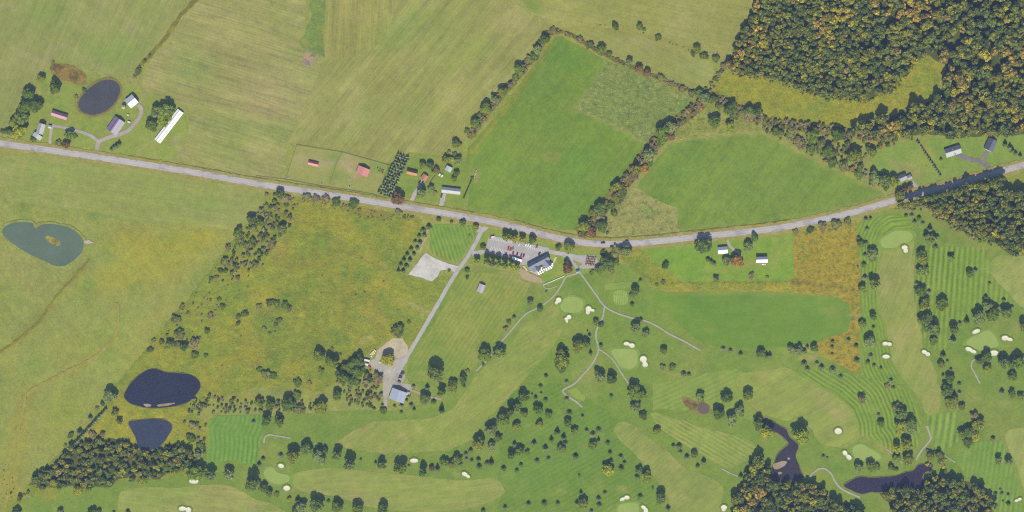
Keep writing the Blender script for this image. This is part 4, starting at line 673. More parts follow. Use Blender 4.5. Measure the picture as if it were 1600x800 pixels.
B('shed', 'small light lean-to shed against the maintenance barn', 'shed', [(636, 611.6), (641, 612.6), (640, 617.5), (635, 616.4)], 1, 2.2, .5, [r_grey2, r_grey2], wl_grey)
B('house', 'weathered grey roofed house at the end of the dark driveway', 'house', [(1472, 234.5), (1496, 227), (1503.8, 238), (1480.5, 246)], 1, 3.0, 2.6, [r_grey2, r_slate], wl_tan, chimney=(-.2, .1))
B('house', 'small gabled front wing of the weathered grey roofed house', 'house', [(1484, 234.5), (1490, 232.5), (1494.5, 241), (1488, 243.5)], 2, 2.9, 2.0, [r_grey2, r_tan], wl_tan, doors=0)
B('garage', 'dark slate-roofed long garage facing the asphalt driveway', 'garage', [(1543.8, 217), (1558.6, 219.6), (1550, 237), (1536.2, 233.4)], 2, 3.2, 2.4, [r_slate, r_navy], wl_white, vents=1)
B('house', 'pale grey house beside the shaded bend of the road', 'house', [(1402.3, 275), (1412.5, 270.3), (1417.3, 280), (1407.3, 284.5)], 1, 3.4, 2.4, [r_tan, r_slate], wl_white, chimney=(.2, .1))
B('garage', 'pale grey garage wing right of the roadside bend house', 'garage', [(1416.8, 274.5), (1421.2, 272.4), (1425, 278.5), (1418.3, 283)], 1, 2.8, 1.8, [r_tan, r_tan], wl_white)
B('house', 'small house with white roof, lilac on its shaded slope, by the curved drive', 'house', [(1120.6, 386.5), (1135.6, 384.8), (1137.2, 395.6), (1121.8, 397)], 1, 3.2, 2.0, [r_white, r_white_shade], wl_white)
B('house', 'taller white-roofed house beside the orange tree', 'house', [(1181, 401.4), (1198.3, 400.8), (1198.6, 410.3), (1181, 410.6)], 1, 4.6, 2.2, [r_white, r_white_shade], wl_white)
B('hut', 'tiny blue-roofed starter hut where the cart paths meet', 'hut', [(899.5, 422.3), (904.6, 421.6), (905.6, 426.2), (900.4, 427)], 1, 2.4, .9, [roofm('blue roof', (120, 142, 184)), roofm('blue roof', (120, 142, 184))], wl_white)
# round grain bin
def lathe(prof, n=20):
    bm = bmesh.new(); rings = []
    for r, z in prof: rings.append([bm.verts.new((r*math.cos(2*math.pi*i/n), r*math.sin(2*math.pi*i/n), z)) for i in range(n)])
    for a, b in zip(rings[:-1], rings[1:]):
        for i in range(n): bm.faces.new((a[i], a[(i+1) % n], b[(i+1) % n], b[i]))
    bm.faces.new(rings[0][::-1]); bm.faces.new(rings[-1]); return bm
g = empty('grain_bin', P(193.8, 167.6)); tag(g, 'round galvanised grain bin below the white square barn', 'grain bin')
obj('bin_wall', done(lathe([(2.3, 0), (2.3, 4.2)]), 'bin_wall', plain('galvanised steel', T(168, 164, 150), .5, .2)), None, g)
rf = obj('conical_roof', done(lathe([(2.45, 4.2), (.3, 5.4)]), 'conical_roof', roofm('bin roof', (186, 178, 160))), None, g)
obj('cap', done(lathe([(.32, 5.4), (.32, 5.6)], 10), 'cap', m_dark), None, rf)
# clubhouse terrace
DECK = tile(800, 380, [(300, 495), (460, 575), (735, 432), (745, 350), (700, 335)], 11.43)
region('terrace', DECK+tile(800, 380, [(600, 400), (430, 470)], 11.43), (198, 190, 178), m_path, 3, 0, paint=False)
region('walkway', tile(800, 380, [(770, 240), (805, 245), (760, 345), (725, 340)], 11.43), (214, 204, 164), m_path, 3, 0, paint=False)
region('walkway', tile(800, 380, [(180, 400), (220, 405), (290, 490), (262, 495)], 11.43), (222, 208, 176), m_path, 3, 0, paint=False)
region('worn_ground', tile(800, 380, [(130, 440), (240, 480), (330, 540), (540, 620), (540, 720), (400, 700), (200, 620), (110, 520)], 11.43), (184, 164, 136), m_dirt, 4, .6, paint=False)
t0 = empty('patio_table', (0, 0, 0))
obj('table_top', done(lathe([(.62, .72), (.65, .76), (.62, .8)], 12), 'table_top', plain('white enamel', (.7, .7, .68), .4, .05)), None, t0)
obj('leg', done(lathe([(.07, .06), (.07, .73)], 8), 'table_leg', m_trim), None, t0); obj('base', done(lathe([(.35, 0), (.33, .06)], 10), 'table_base', m_trim), None, t0)
obj('parasol', done(lathe([(1.0, 2.1), (.5, 2.45), (.02, 2.65)], 8), 'parasol', plain('parasol cloth', (.72, .71, .68), .8, .06)), None, t0); obj('pole', done(lathe([(.03, .78), (.03, 2.2)], 6), 'pole', m_trim), None, t0)
def copy_tree(o, parent=None):
    c = o.copy(); COL.objects.link(c); c.parent = parent
    for ch in list(o.children): copy_tree(ch, c)
    return c
zt = ZOF['terrace']
spots = [(x+rs.uniform(-.3, .3), y+rs.uniform(-.3, .3)) for x, y in tile(800, 380, [(470, 520), (505, 505), (540, 485), (575, 468), (610, 450), (645, 432), (680, 414), (715, 396), (480, 550), (515, 532), (550, 515), (620, 478), (660, 458), (700, 436), (520, 470), (525, 440), (715, 365)], 11.43)]
for i, (x, y) in enumerate(spots):
    o = t0 if i == 0 else copy_tree(t0)
    q = P(x, y, zt); o.location = q; o.rotation_euler = (0, 0, rs.uniform(0, 1))
    tag(o, 'white parasol table on the terrace below the clubhouse', 'table', 'tables on the clubhouse terrace')

# ------------------------------------------------------------------ fences
m_wood = plain('fence wood', (.13, .10, .07), .9, .3)
def fence(name, label, pts, gap=3.0, h=1.3, mat=m_wood, rails=3, pw=.07, rw=.05):
    q = [P(*p) for p in pts]; root = empty(name, q[0]); tag(root, label, 'fence')
    L = [(b-a).length for a, b in zip(q[:-1], q[1:])]; tot = sum(L); n = max(2, int(tot/gap))
    post = bmx('post', mat, (-pw, pw, -pw, pw, 0, h+.1))
    pos = []
    for i in range(n+1):
        s = tot*i/n; k = 0
        while k < len(L)-1 and s > L[k]: s -= L[k]; k += 1
        pos.append(q[k]+(q[k+1]-q[k])*min(1, s/L[k]))
    for p in pos: obj('post', post, None, root, p-q[0])
    for a, b in zip(q[:-1], q[1:]):
        d = b-a; an = math.atan2(d.y, d.x)
        for r in range(rails):
            zz = h*(r+1)/rails-.1
            obj('rail', bmx('rail', mat, (0, d.length, -rw/2-.01, rw/2+.01, zz-.07, zz+.07)), None, root, a-q[0], (0, 0, an))
    return root
fence('paddock_fence', 'dark rail fence around the upper edge of the paddock', tile(400, 200, [(185, 322), (255, 106), (540, 152), (842, 236), (800, 300)]))
fence('paddock_fence', 'dark rail fence along the roadside edge of the paddock', tile(400, 200, [(0, 300), (185, 322), (400, 362), (600, 392), (755, 420)]))
fence('paddock_fence', 'divider fence between the two halves of the paddock', [(535, 238), (526, 254), (514, 291)])
fence('white_fence', 'white board fence below the clubhouse', [(848.6, 445.2), (866, 438), (881.8, 431.2)], 2.4, 1.2, plain('white fence paint', (.68, .67, .6), .6, .1), 3, .12, .45)
fence('garden_fence', 'brown garden fence between the bungalow and shed lawns', [(671.6, 286), (685.6, 267)], 1.6, 1.6, m_wood, 4, .1, .3)

# ------------------------------------------------------------------ vehicles
m_paint = tinted('car paint', .3, .6, .03); m_tyre = plain('tyre rubber', (.02, .02, .02), .9, .2); m_rim = plain('wheel rim', (.4, .4, .42), .3, .1, metal=.6); m_lamp = plain('lamp lens', (.6, .6, .55), .15, .05); m_tail = plain('tail lens', (.4, .02, .02), .2, .05)
def wheels(root, xs, y, r, w=.22):
    bm = bmesh.new(); cyl(bm, (0, 0, 0), r, 'y', w, 12); tm = done(bm, 'tyre', m_tyre)
    bm = bmesh.new(); cyl(bm, (0, 0, 0), r*.55, 'y', w+.03, 8); rm = done(bm, 'rim', m_rim)
    for x in xs:
        for s in (-1, 1):
            wv = obj('wheel', tm, None, root, (x, s*y, r)); obj('rim', rm, None, wv)
def make_car(kind):
    root = empty('car', (0, 0, 0))
    if kind == 'pickup':
        hull = [(-2.6, .35), (2.6, .35), (2.65, .7), (2.5, 1.0), (1.2, 1.08), (-2.6, 1.05)]; cab = [(-.55, 1.05), (1.25, 1.05), (.75, 1.75), (-.4, 1.78)]; top = (-.38, .72); xs = (-1.6, 1.7)
    elif kind == 'van':
        hull = [(-2.4, .3), (2.4, .3), (2.45, .7), (2.3, 1.05), (1.4, 1.1), (-2.4, 1.1)]; cab = [(-2.38, 1.1), (1.5, 1.1), (.9, 1.85), (-2.25, 1.88)]; top = (-2.2, .85); xs = (-1.4, 1.5)
    else:
        hull = [(-2.2, .3), (2.2, .3), (2.25, .6), (2.1, .82), (1.0, .95), (-1.7, .97), (-2.2, .85)]; cab = [(-1.75, .95), (1.05, .95), (.35, 1.42), (-1.15, 1.42)]; top = (-1.1, .32); xs = (-1.35, 1.35)
    bm = bmesh.new(); prism(bm, hull, -.9, .9); b = obj('body', done(bm, kind+'_body', m_paint, .06), None, root)
    bm = bmesh.new(); prism(bm, cab, -.78, .78); obj('window_glass', done(bm, kind+'_glass', m_glass, .05), None, root)
    zt_ = cab[2][1]; obj('roof_panel', bmx(kind+'_roof', m_paint, (top[0], top[1], -.74, .74, zt_-.03, zt_+.05), bevel=.03), None, root)
    hl = max(h[0] for h in hull)
    for s in (-1, 1):
        obj('headlight', bmx('headlight', m_lamp, (hl-.08, hl+.02, s*.62-.16, s*.62+.16, .58, .74)), None, b)
        obj('tail_light', bmx('tail_light', m_tail, (-hl-.02 if kind != 'pickup' else -2.63, -hl+.1 if kind != 'pickup' else -2.55, s*.7-.12, s*.7+.12, .6, .8)), None, b)
    if kind == 'pickup': obj('load_bed', bmx('load_bed', m_dark, (-2.5, -.65, -.75, .75, 1.02, 1.09)), None, root)
    wheels(root, xs, .82, .34)
    return root
protos = {}
def car(kind, x, y, ang, rgb, label, z, group='cars parked in the car park'):
    if kind not in protos: o = protos[kind] = make_car(kind)
    else: o = copy_tree(protos[kind])
    o.location = P(x, y, z); o.rotation_euler = (0, 0, R(ang)); tag(o, label, 'car' if kind != 'pickup' else 'pickup', group)
    o.name = {'sedan': 'car', 'van': 'van', 'pickup': 'pickup_truck'}[kind]
    c = (*T(*rgb), 1)
    for ch in o.children: ch.color = c
    return o
zc = ZOF['car_park']
RED, WHT, GRY, BLK, BLU, ORG = (196, 60, 66), (250, 250, 248), (140, 144, 150), (52, 54, 62), (86, 100, 140), (216, 96, 60)
for k, x, y, an, c, lb in [('van', 794.5, 388.6, 75, RED, 'left of the two bright red cars parked side by side mid-lot'), ('sedan', 798, 389.6, 75, RED, 'right of the two bright red cars parked side by side mid-lot'), ('sedan', 801.4, 388.6, 75, GRY, 'grey car parked right of the two red cars mid-lot'), ('sedan', 801.7, 396, 75, RED, 'red car in the lower bay row, left of a dark car'), ('sedan', 808.2, 397.2, 75, BLK, 'dark car between two red cars in the lower bay row'),
                         ('van', 814.4, 399.6, 75, RED, 'red car in the lower bay row above the white coach'), ('sedan', 818.4, 399.7, 75, BLK, 'black car at the right end of the lower bay row'), ('sedan', 811.3, 380.9, 70, WHT, 'small white car by the yellow-green hedge trees'), ('van', 822, 382, 70, WHT, 'left white van of three by the hedge trees'), ('van', 825.4, 382.6, 70, WHT, 'middle white van of three by the hedge trees'), ('van', 828.8, 383.6, 70, WHT, 'right white van of three by the hedge trees'),
                         ('sedan', 838.9, 385.2, 65, RED, 'dark red car alone at the upper right of the car park'), ('sedan', 842.7, 396.6, 60, BLK, 'black car next to the clubhouse roof corner'), ('sedan', 792, 374.6, 75, BLK, 'black car in the top bay row of the car park'), ('sedan', 805, 378, 75, GRY, 'silver grey car under the yellow-green hedge trees'), ('sedan', 766.3, 370.8, 72, ORG, 'orange-red car in the top left corner of the car park'), ('van', 770.6, 370, 10, WHT, 'white van in the top left corner of the car park'),
                         ('sedan', 796.2, 400.3, 75, RED, 'dull red car left of the white coach'), ('sedan', 790.3, 397.5, 75, BLU, 'blue car half in tree shade in the lower bay row')]: car(k, x, y, an, c, lb, zc)
car('pickup', 942, 379.4, 3, BLK, 'black pickup driving on the main road past the cart yard', ZOF['road'], 'vehicles on the road')
car('sedan', 655.4, 285, 55, BLK, 'left of two dark cars parked before the salmon-roofed garage', ZOF['driveway'], 'cars on driveways'); car('sedan', 659.8, 286, 58, (70, 50, 56), 'right of two dark cars parked before the salmon-roofed garage', ZOF['driveway'], 'cars on driveways')
car('van', 690, 306, 78, (78, 76, 96), 'dark blue van on the drive of the long grey-roofed house', ZOF['driveway'], 'cars on driveways'); car('van', 1193, 413, 0, WHT, 'white van parked below the taller white-roofed house', .3, 'cars on driveways')
# coach
q0, q1 = P(800.5, 402.5, zc), P(815.2, 407.4, zc); d = q1-q0; L = d.length
co_ = empty('coach', (q0+q1)/2, math.atan2(d.y, d.x)); tag(co_, 'long white coach with a red stripe at the lower edge of the car park', 'coach')
b = obj('body', bmx('coach_body', plain('coach white', (.7, .69, .66), .35, .05), (-L/2, L/2, -1.25, 1.25, .4, 3.2), bevel=.12), None, co_)
for s in (-1, 1):
    obj('stripe', bmx('stripe', plain('coach red', (.3, .03, .04), .4, .1), (-L/2+.2, L/2-.2, s*1.26-.02, s*1.26+.02, 1.0, 1.4)), None, b)
    for k in range(7): obj('window', bmx('window', m_glass, (-L/2+.9+k*1.35, -L/2+2.0+k*1.35, s*1.26-.015, s*1.26+.015, 1.7, 2.6)), None, b)
obj('roof_hatch', bmx('roof_hatch', m_rim, (-1.5, 1.5, -.7, .7, 3.18, 3.4), bevel=.05), None, co_)
wheels(co_, (-L/2+2, L/2-2.4), 1.1, .48, .3)
# golf carts
def make_cart():
    root = empty('golf_cart', (0, 0, 0)); mt = tinted('cart shell', .5, .4, .05)
    bm = bmesh.new(); prism(bm, [(-1.15, .3), (1.15, .3), (1.2, .6), (.95, .85), (.6, .45), (.0, .42), (-.1, .65), (-1.15, .75)], -.55, .55)
    obj('body', done(bm, 'cart_body', mt, .03), None, root)
    obj('seat', bmx('cart_seat', plain('cart seat', (.2, .15, .1), .7, .1), (-.5, 0, -.5, .5, .66, .8), (-.6, -.45, -.5, .5, .8, 1.2)), None, root)
    rf_ = obj('canopy', bmx('cart_canopy', mt, (-.9, .75, -.58, .58, 1.78, 1.86), bevel=.03), None, root)
    for x in (-.8, .65):
        for s in (-1, 1): obj('canopy_post', bmx('canopy_post', m_dark, (x-.025, x+.025, s*.5-.025, s*.5+.025, .6, 1.79)), None, root)
    obj('bag_rack', bmx('bag_rack', m_dark, (-1.2, -.95, -.45, .45, .75, 1.25)), None, root)
    wheels(root, (-.75, .8), .52, .22, .18)
    return root
cart0 = make_cart(); zy = ZOF['cart_yard']; first = True
for r in range(4):
    for c in range(6):
        o = cart0 if first else copy_tree(cart0); first = False
        o.location = P(917.6+c*2.5-r*.75+rs.uniform(-.2, .2), 401.8+c*.25+r*3.7+rs.uniform(-.2, .2), zy); o.rotation_euler = (0, 0, R(62+rs.uniform(-6, 6)))
        ordn = ['first', 'second', 'third', 'fourth', 'fifth', 'sixth'][c]
        tag(o, f'tan golf cart, {ordn} from the left in the {["top", "second", "third", "bottom"][r]} row of the cart yard', 'golf cart', 'golf carts parked in rows')
        col_ = (*T(*[(176, 130, 96), (196, 150, 112), (150, 104, 84), (206, 190, 170)][rs.randint(4)]), 1)
        for ch in o.children: ch.color = col_
for i, (x, y) in enumerate([(629.5, 582.3), (628, 585), (626, 588.4), (624.8, 591.8), (624, 596.4)]):
    o = copy_tree(cart0); o.location = P(x, y, ZOF['gravel_yard']); o.rotation_euler = (0, 0, R(-12)); o.scale = (1.7, 1.3, 1.1); o.name = 'utility_cart'
    tag(o, f'dark utility cart, {["first", "second", "third", "fourth", "fifth"][i]} from the top beside the gravel yard', 'utility cart', 'utility carts parked beside the gravel yard')
    for ch in o.children: ch.color = (*T(*[(70, 72, 84), (120, 118, 120), (60, 60, 70), (190, 186, 180), (80, 80, 92)][i]), 1)
# trailers, troughs, crates, hives
def trailer(x, y, L, W, ang, label, rgb=(240, 238, 230), h=2.2, name='trailer', cat='trailer'):
    r_ = empty(name, P(x, y, .35), R(ang)); tag(r_, label, cat)
    mm = plain('trailer shell %d' % rgb[2], T(*rgb), .5, .08)
    obj('shell', bmx('shell', mm, (-L/2, L/2, -W/2, W/2, .5, h), bevel=.1), None, r_); obj('drawbar', bmx('drawbar', m_dark, (L/2-.1, L/2+1.0, -.08, .08, .45, .6)), None, r_)
    wheels(r_, (-.2,), W/2-.08, .33)
    return r_
trailer(573.5, 563, 6.4, 2.4, -14, 'upper of two white trailers beside the gravel yard'); trailer(571.8, 569.2, 6.0, 2.4, -12, 'lower of two white trailers beside the gravel yard')
trailer(687, 273, 3.0, 2.0, 50, 'left of two cream covered trailers on the garden lawn', (246, 240, 206), 1.7); trailer(690.8, 275, 3.0, 2.0, 50, 'right of two cream covered trailers on the garden lawn', (246, 240, 206), 1.7)
trailer(202, 190.8, 3.4, 1.8, -20, 'low cream trailer at the right side of the violet barn', (244, 238, 214), 1.5); trailer(200.3, 179.8, 2.4, 1.4, -10, 'small white trailer between the grain bin and violet barn', (240, 238, 230), 1.4); trailer(577.5, 573.6, 3.4, 1.8, -35, 'red trailer below the two white trailers', (186, 84, 74), 1.6)
tr0 = None
for x, y, lb in [(502.6, 286.6, 'white water trough by the paddock divider near the roadside fence'), (545.3, 279, 'white water trough left of the pink-red barn'), (450, 277.6, 'white water trough in the left corner of the paddock'), (546, 291.5, 'lowest white water trough in the right paddock')]:
    r_ = empty('water_trough', P(x, y, .1)); tag(r_, lb, 'trough', 'water troughs in the paddock')
    obj('tub', done(lathe([(.85, 0), (.95, .7), (.85, .7), (.8, .25)], 14), 'tub', plain('trough plastic', (.66, .66, .58), .5, .05)), None, r_); obj('water', done(lathe([(.79, .5), (.79, .52)], 12), 'trough_water', m_glass), None, r_)
for i, (x, y) in enumerate([(579.5, 553.4), (581.5, 551.4), (583.5, 549.6), (584.8, 551.8), (582.5, 553.6), (586.6, 548.6), (580.5, 556.6), (585.2, 547.2), (593.3, 566.0)]):
    r_ = empty('crate', P(x, y, .3), rs.uniform(0, 1)); tag(r_, 'pale yellow crate stacked at the upper left of the gravel yard' if i < 8 else 'single pale crate at the left tip of the yard grass island', 'crate', 'pale crates by the gravel yard')
    mc = plain('crate boards', T(240, 232, 176), .8, .12)
    obj('crate_side', bmx('crate_side', mc, (-.8, .8, -.8, -.72, 0, 1.1), (-.8, .8, .72, .8, 0, 1.1), (-.8, -.72, -.71, .71, 0, 1.1), (.72, .8, -.71, .71, 0, 1.1)), None, r_); obj('lid', bmx('lid', mc, (-.84, .84, -.84, .84, 1.1, 1.2)), None, r_)
for i in range(6):
    r_ = empty('beehive', P(744.3-i*.55, 266.5+i*2.1, .3), .2); tag(r_, f'small cream hive box, {["first", "second", "third", "fourth", "fifth", "sixth"][i]} from the top at the garden corner', 'hive', 'hive boxes at the garden corner')
    mc = plain('hive paint', T(248, 230, 170), .6, .08); obj('hive_box', bmx('hive_box', mc, (-.35, .35, -.35, .35, .2, 1.0)), None, r_); obj('lid', bmx('hive_lid', mc, (-.42, .42, -.42, .42, 1.0, 1.1)), None, r_); obj('stand', bmx('hive_stand', m_wood, (-.3, .3, -.3, .3, 0, .2)), None, r_)

# ------------------------------------------------------------------ naming things by what stands near
LAND = [('farm pond', 155, 152), ('reed bed', 108, 115), ('white square barn', 206, 158), ('long white-roofed building', 265, 197), ('violet-roofed barn', 181, 196), ('roadside farmhouse', 62, 205), ('pond with the islet', 70, 380), ('large dark pond', 253, 606), ('small dark pond', 236, 677),
        ('red-roofed stable', 490, 256), ('pink-red barn', 567, 267), ('orange-brown bungalow', 645, 270), ('salmon-roofed garage', 663, 278), ('long grey-roofed house', 705, 299), ('pale square shed', 701, 264), ('car park', 800, 383), ('clubhouse', 843, 410), ('golf cart yard', 923, 408), ('gravel lot', 670, 418), ('striped lawn', 710, 378),
        ('lone grey hut', 751, 450), ('maintenance barn', 622, 617), ('yard grass island', 605, 563), ('muddy little pond', 1090, 633), ('creek pond', 1232, 705), ('long dark pond', 1385, 745), ('driving range', 1180, 500), ('striped practice green', 970, 465), ('green below the clubhouse', 894, 476), ('green below the path fork', 980, 560),
        ('topmost green', 1405, 375), ('green with four bunkers', 1535, 530), ('green above the long pond', 1354, 707), ('leftmost green', 432, 744), ('bottom centre green', 981, 795), ('dark slate garage', 1547, 228), ('weathered grey house', 1487, 237), ('house at the road bend', 1410, 277), ('small white-roofed house', 1129, 391), ('taller white-roofed house', 1190, 406),
        ('dry corner of the right field', 1010, 335), ('tussocky pasture', 1000, 155), ('marshy yellow clearing', 1290, 175), ('weedy tongue in the hay field', 488, 55), ('goldenrod patch', 1300, 410), ('path end by the tree lot', 905, 634), ('lone path stub at left', 430, 682), ('round bunker in its own ring', 1309, 674), ('bottom left fairway', 300, 780), ('path bend above the creek', 1440, 690), ('looping path by the right grove', 1520, 570),
        ('yellow meadow middle', 520, 430), ('pair of bunkers on the right fairway', 1385, 548), ('fan of hay strips', 860, 25), ('path fork', 945, 482), ('cleared strip between hedges', 1000, 80), ('far right fairway corner', 1585, 430), ('narrow right-edge fairway', 1595, 720), ('bunker at the fairway bend', 1447, 552), ('hollow fairway', 1050, 735), ('bunker below the long fairway', 647, 720), ('bottom fairway bunker', 727, 742)]
USED = {}
ORD = ['nearest', 'second nearest', 'third nearest', 'fourth nearest', 'fifth nearest', 'sixth nearest', 'seventh nearest', 'eighth nearest', 'ninth nearest', 'tenth nearest', 'eleventh nearest', 'twelfth nearest', 'thirteenth nearest', 'fourteenth nearest', 'fifteenth nearest']
_O = 'first second third fourth fifth sixth seventh eighth ninth tenth eleventh twelfth thirteenth fourteenth fifteenth sixteenth seventeenth eighteenth nineteenth twentieth'.split()
def nth(i): return _O[i] if i < 20 else ('twenty-' if i < 29 else 'thirty-')+_O[(i-20) % 10] if i != 29 else 'thirtieth'
def locate(items, skip=None):
    """items: list of dicts with x, y (px), desc; gives each a label that singles it out"""
    buckets = {}
    for it in items:
        best = sorted(LAND, key=lambda l: (l[1]-it['x'])**2+(l[2]-it['y'])**2)
        best = [b for b in best if (b[1]-it['x'])**2+(b[2]-it['y'])**2 > 9] or best
        l = best[0]; dx, dy = it['x']-l[1], it['y']-l[2]
        dr = ('right of' if dx > 0 else 'left of') if abs(dx) > abs(dy) else ('below' if dy > 0 else 'above')
        buckets.setdefault((it['noun'], dr, l[0]), []).append((dx*dx+dy*dy, id(it), it))
    for (noun, dr, ln), b in buckets.items():
        b.sort(key=lambda q: q[0])
        for i, (_, _, it) in enumerate(b):
            tail = '' if len(b) == 1 else ', ' + (ORD[i] if i < len(ORD) else 'farthest')
            it['label'] = f"{it['adj']} {noun} {dr} the {ln}{tail}"

# ------------------------------------------------------------------ bunkers
m_sand = plain('bunker sand', T(240, 230, 208), .95, .12, .6)
def E(x, y, a, b=None, t=0): return (x, y, a, b or a, t)
BUNK = [((800, 400), [E(292, 277, 17), E(278, 294, 11)]), ((800, 400), [E(478, 332, 18), E(474, 354, 13), E(504, 341, 13, 9)]), ((800, 400), [E(356, 383, 15), E(338, 394, 12, 9), E(343, 409, 10)]), ((800, 400), [E(714, 549, 18, 12), E(732, 555, 12, 8), E(750, 561, 18, 15)]), ((800, 400), [E(820, 645, 22, 19), E(827, 664, 13), E(832, 681, 18, 15)]),
        ((1200, 400), [E(732, 549, 18, 13), E(758, 552, 16, 12)]), ((1200, 400), [E(737, 630, 24, 13)]), ((1200, 400), [E(976, 601, 17, 13, 20), E(998, 615, 15, 13)]), ((1200, 400), [E(1300, 473, 26, 13, -22)]), ((1200, 400), [E(1480, 514, 22, 16), E(1508, 522, 22, 11, 10)]), ((1200, 400), [E(1255, 584, 24, 13, 20), E(1282, 598, 22, 11, 15)]), ((1200, 400), [E(1412, 608, 27, 18)]),
        ((1200, 600), [E(438, 296, 23, 20)]), ((1200, 600), [E(480, 432, 18, 14, 50), E(505, 459, 20, 14, 45)]), ((1200, 600), [E(1553, 730, 13, 9), E(1572, 721, 13, 9, -20)]), ((1200, 200), [E(853, 748, 19, 14), E(860, 768, 15, 15)]), ((0, 600), [E(1212, 608, 30, 17)]), ((0, 600), [E(1140, 780, 24, 15), E(1178, 788, 18, 18)]),
        ((400, 600), [E(157, 513, 19, 14, 20)]), ((400, 600), [E(192, 652, 21, 17)]), ((400, 600), [E(988, 480, 26, 14)]), ((400, 600), [E(1305, 565, 20, 13, 30), E(1325, 579, 14, 10, 20)]), ((800, 600), [E(690, 721, 18, 11, -20), E(718, 710, 17, 13)]), ((800, 600), [E(822, 772, 17, 12, 30), E(836, 795, 14, 20)]), ((800, 600), [E(1324, 772, 19, 15), E(1322, 786, 13, 12)]), ((1200, 600), [E(1558, 778, 0.1)])]
items = []
for (ox, oy), el in BUNK[:-1]:
    cx = np.mean([e[0] for e in el]); cy = np.mean([e[1] for e in el])
    out = []
    for k in range(40):
        a = 2*math.pi*k/40; best = 4.0
        for t_ in np.linspace(2, 70, 70):
            x, y = cx+math.cos(a)*t_, cy+math.sin(a)*t_
            for ex, ey, ra, rb, tt in el:
                u = ((x-ex)*math.cos(R(tt))+(y-ey)*math.sin(R(tt)))/ra; v = (-(x-ex)*math.sin(R(tt))+(y-ey)*math.cos(R(tt)))/rb
                if u*u+v*v <= 1: best = t_
        out.append(best)
    out = np.array(out); out = (np.roll(out, 1)+2*out+np.roll(out, -1))/4
    c0 = P(ox+cx/4, oy+cy/4); zb = .004*ZI[0]+.02
    ringv = []
    def ring(f, add, z): return [(math.cos(2*math.pi*k/40)*(out[k]/4*S*f+add), -math.sin(2*math.pi*k/40)*(out[k]/4*S*f+add), z) for k in range(40)]
    def shell(rs_, cap):
        v = [p for r in rs_ for p in r]; f = []
        for i in range(len(rs_)-1):
            for k in range(40): f.append((i*40+k, i*40+(k+1) % 40, (i+1)*40+(k+1) % 40, (i+1)*40+k))
        if cap: v.append((0, 0, rs_[-1][0][2])); n_ = len(v)-1; i = len(rs_)-1; f += [(i*40+k, i*40+(k+1) % 40, n_) for k in range(40)]
        me = bpy.data.meshes.new('shell'); me.from_pydata(v, [], f); me.update()
        bm = bmesh.new(); bm.from_mesh(me); bmesh.ops.recalc_face_normals(bm, faces=bm.faces)
        if sum(fc.normal.z for fc in bm.faces) < 0: bmesh.ops.reverse_faces(bm, faces=bm.faces)
        bm.to_mesh(me); bm.free()
        for p in me.polygons: p.use_smooth = True
        return me
    sand = obj('sand_bunker', shell([ring(1.0, 0, .30), ring(.88, 0, .10), ring(.5, 0, .02)], True), m_sand, None, (c0.x, c0.y, zb))
    lipm = shell([ring(1.0, 2.0, -.02), ring(1.0, 1.0, .25), ring(1.0, .2, .36), ring(1.0, -.05, .28)], False)
    n_ = len(lipm.vertices); set_attrs(lipm, np.tile(np.array(T(122, 148, 78)), (n_, 1)), np.zeros(n_))
    obj('grass_lip', lipm, m_col, sand)
    items.append(dict(x=ox+cx/4, y=oy+cy/4, adj=('kidney-shaped' if len(el) == 2 else 'three-lobed' if len(el) == 3 else 'oval')+' white sand', noun='bunker', o=sand))
locate(items)
for it in items: tag(it['o'], it['label'], 'bunker', 'sand bunkers of the golf course')

# ------------------------------------------------------------------ trees and shrubs
def leaf_material(name, use_attr):
    m = bpy.data.materials.new(name); m.use_nodes = True; t = NT(m)
    if use_attr: c = t.add('ShaderNodeAttribute', attribute_name='leafcol').outputs['Color']
    else: c = t.add('ShaderNodeObjectInfo').outputs['Color']
    g_ = t.add('ShaderNodeNewGeometry')
    r_ = g_.outputs['Random Per Island']
    c2 = t.scale(c, t.math('MULTIPLY_ADD', r_, 1.1, .45))
    df = t.add('ShaderNodeBsdfDiffuse'); tr = t.add('ShaderNodeBsdfTranslucent'); mx = t.add('ShaderNodeMixShader')
    t.l.new(c2, df.inputs[0]); t.l.new(t.scale(c2, .8), tr.inputs[0]); mx.inputs[0].default_value = .25
    t.l.new(df.outputs[0], mx.inputs[1]); t.l.new(tr.outputs[0], mx.inputs[2])
    t.l.new(mx.outputs[0], t.n['Material Output'].inputs[0])
    return m
m_leaf = leaf_material('leaves', False); m_leafA = leaf_material('woodland leaves', True)
m_bark = plain('bark', (.09, .07, .05), .95, .3, 2.0)
LR = np.random.RandomState(11)
def quads(cen, nor, size, asp=1.0):
    nor = nor/np.maximum(np.linalg.norm(nor, axis=1), 1e-6)[:, None]
    h = LR.normal(0, 1, cen.shape); u = np.cross(nor, h); u /= np.maximum(np.linalg.norm(u, axis=1), 1e-6)[:, None]; w = np.cross(nor, u)
    sz = (size*LR.uniform(.65, 1.3, len(cen)))[:, None]
    v = np.stack([cen-u*sz-w*sz*asp*.6, cen+u*sz*.8-w*sz*asp, cen+u*sz+w*sz*asp*.7, cen-u*sz*.7+w*sz*asp], 1).reshape(-1, 3)
    f = np.arange(len(v)).reshape(-1, 4)
    return v, f
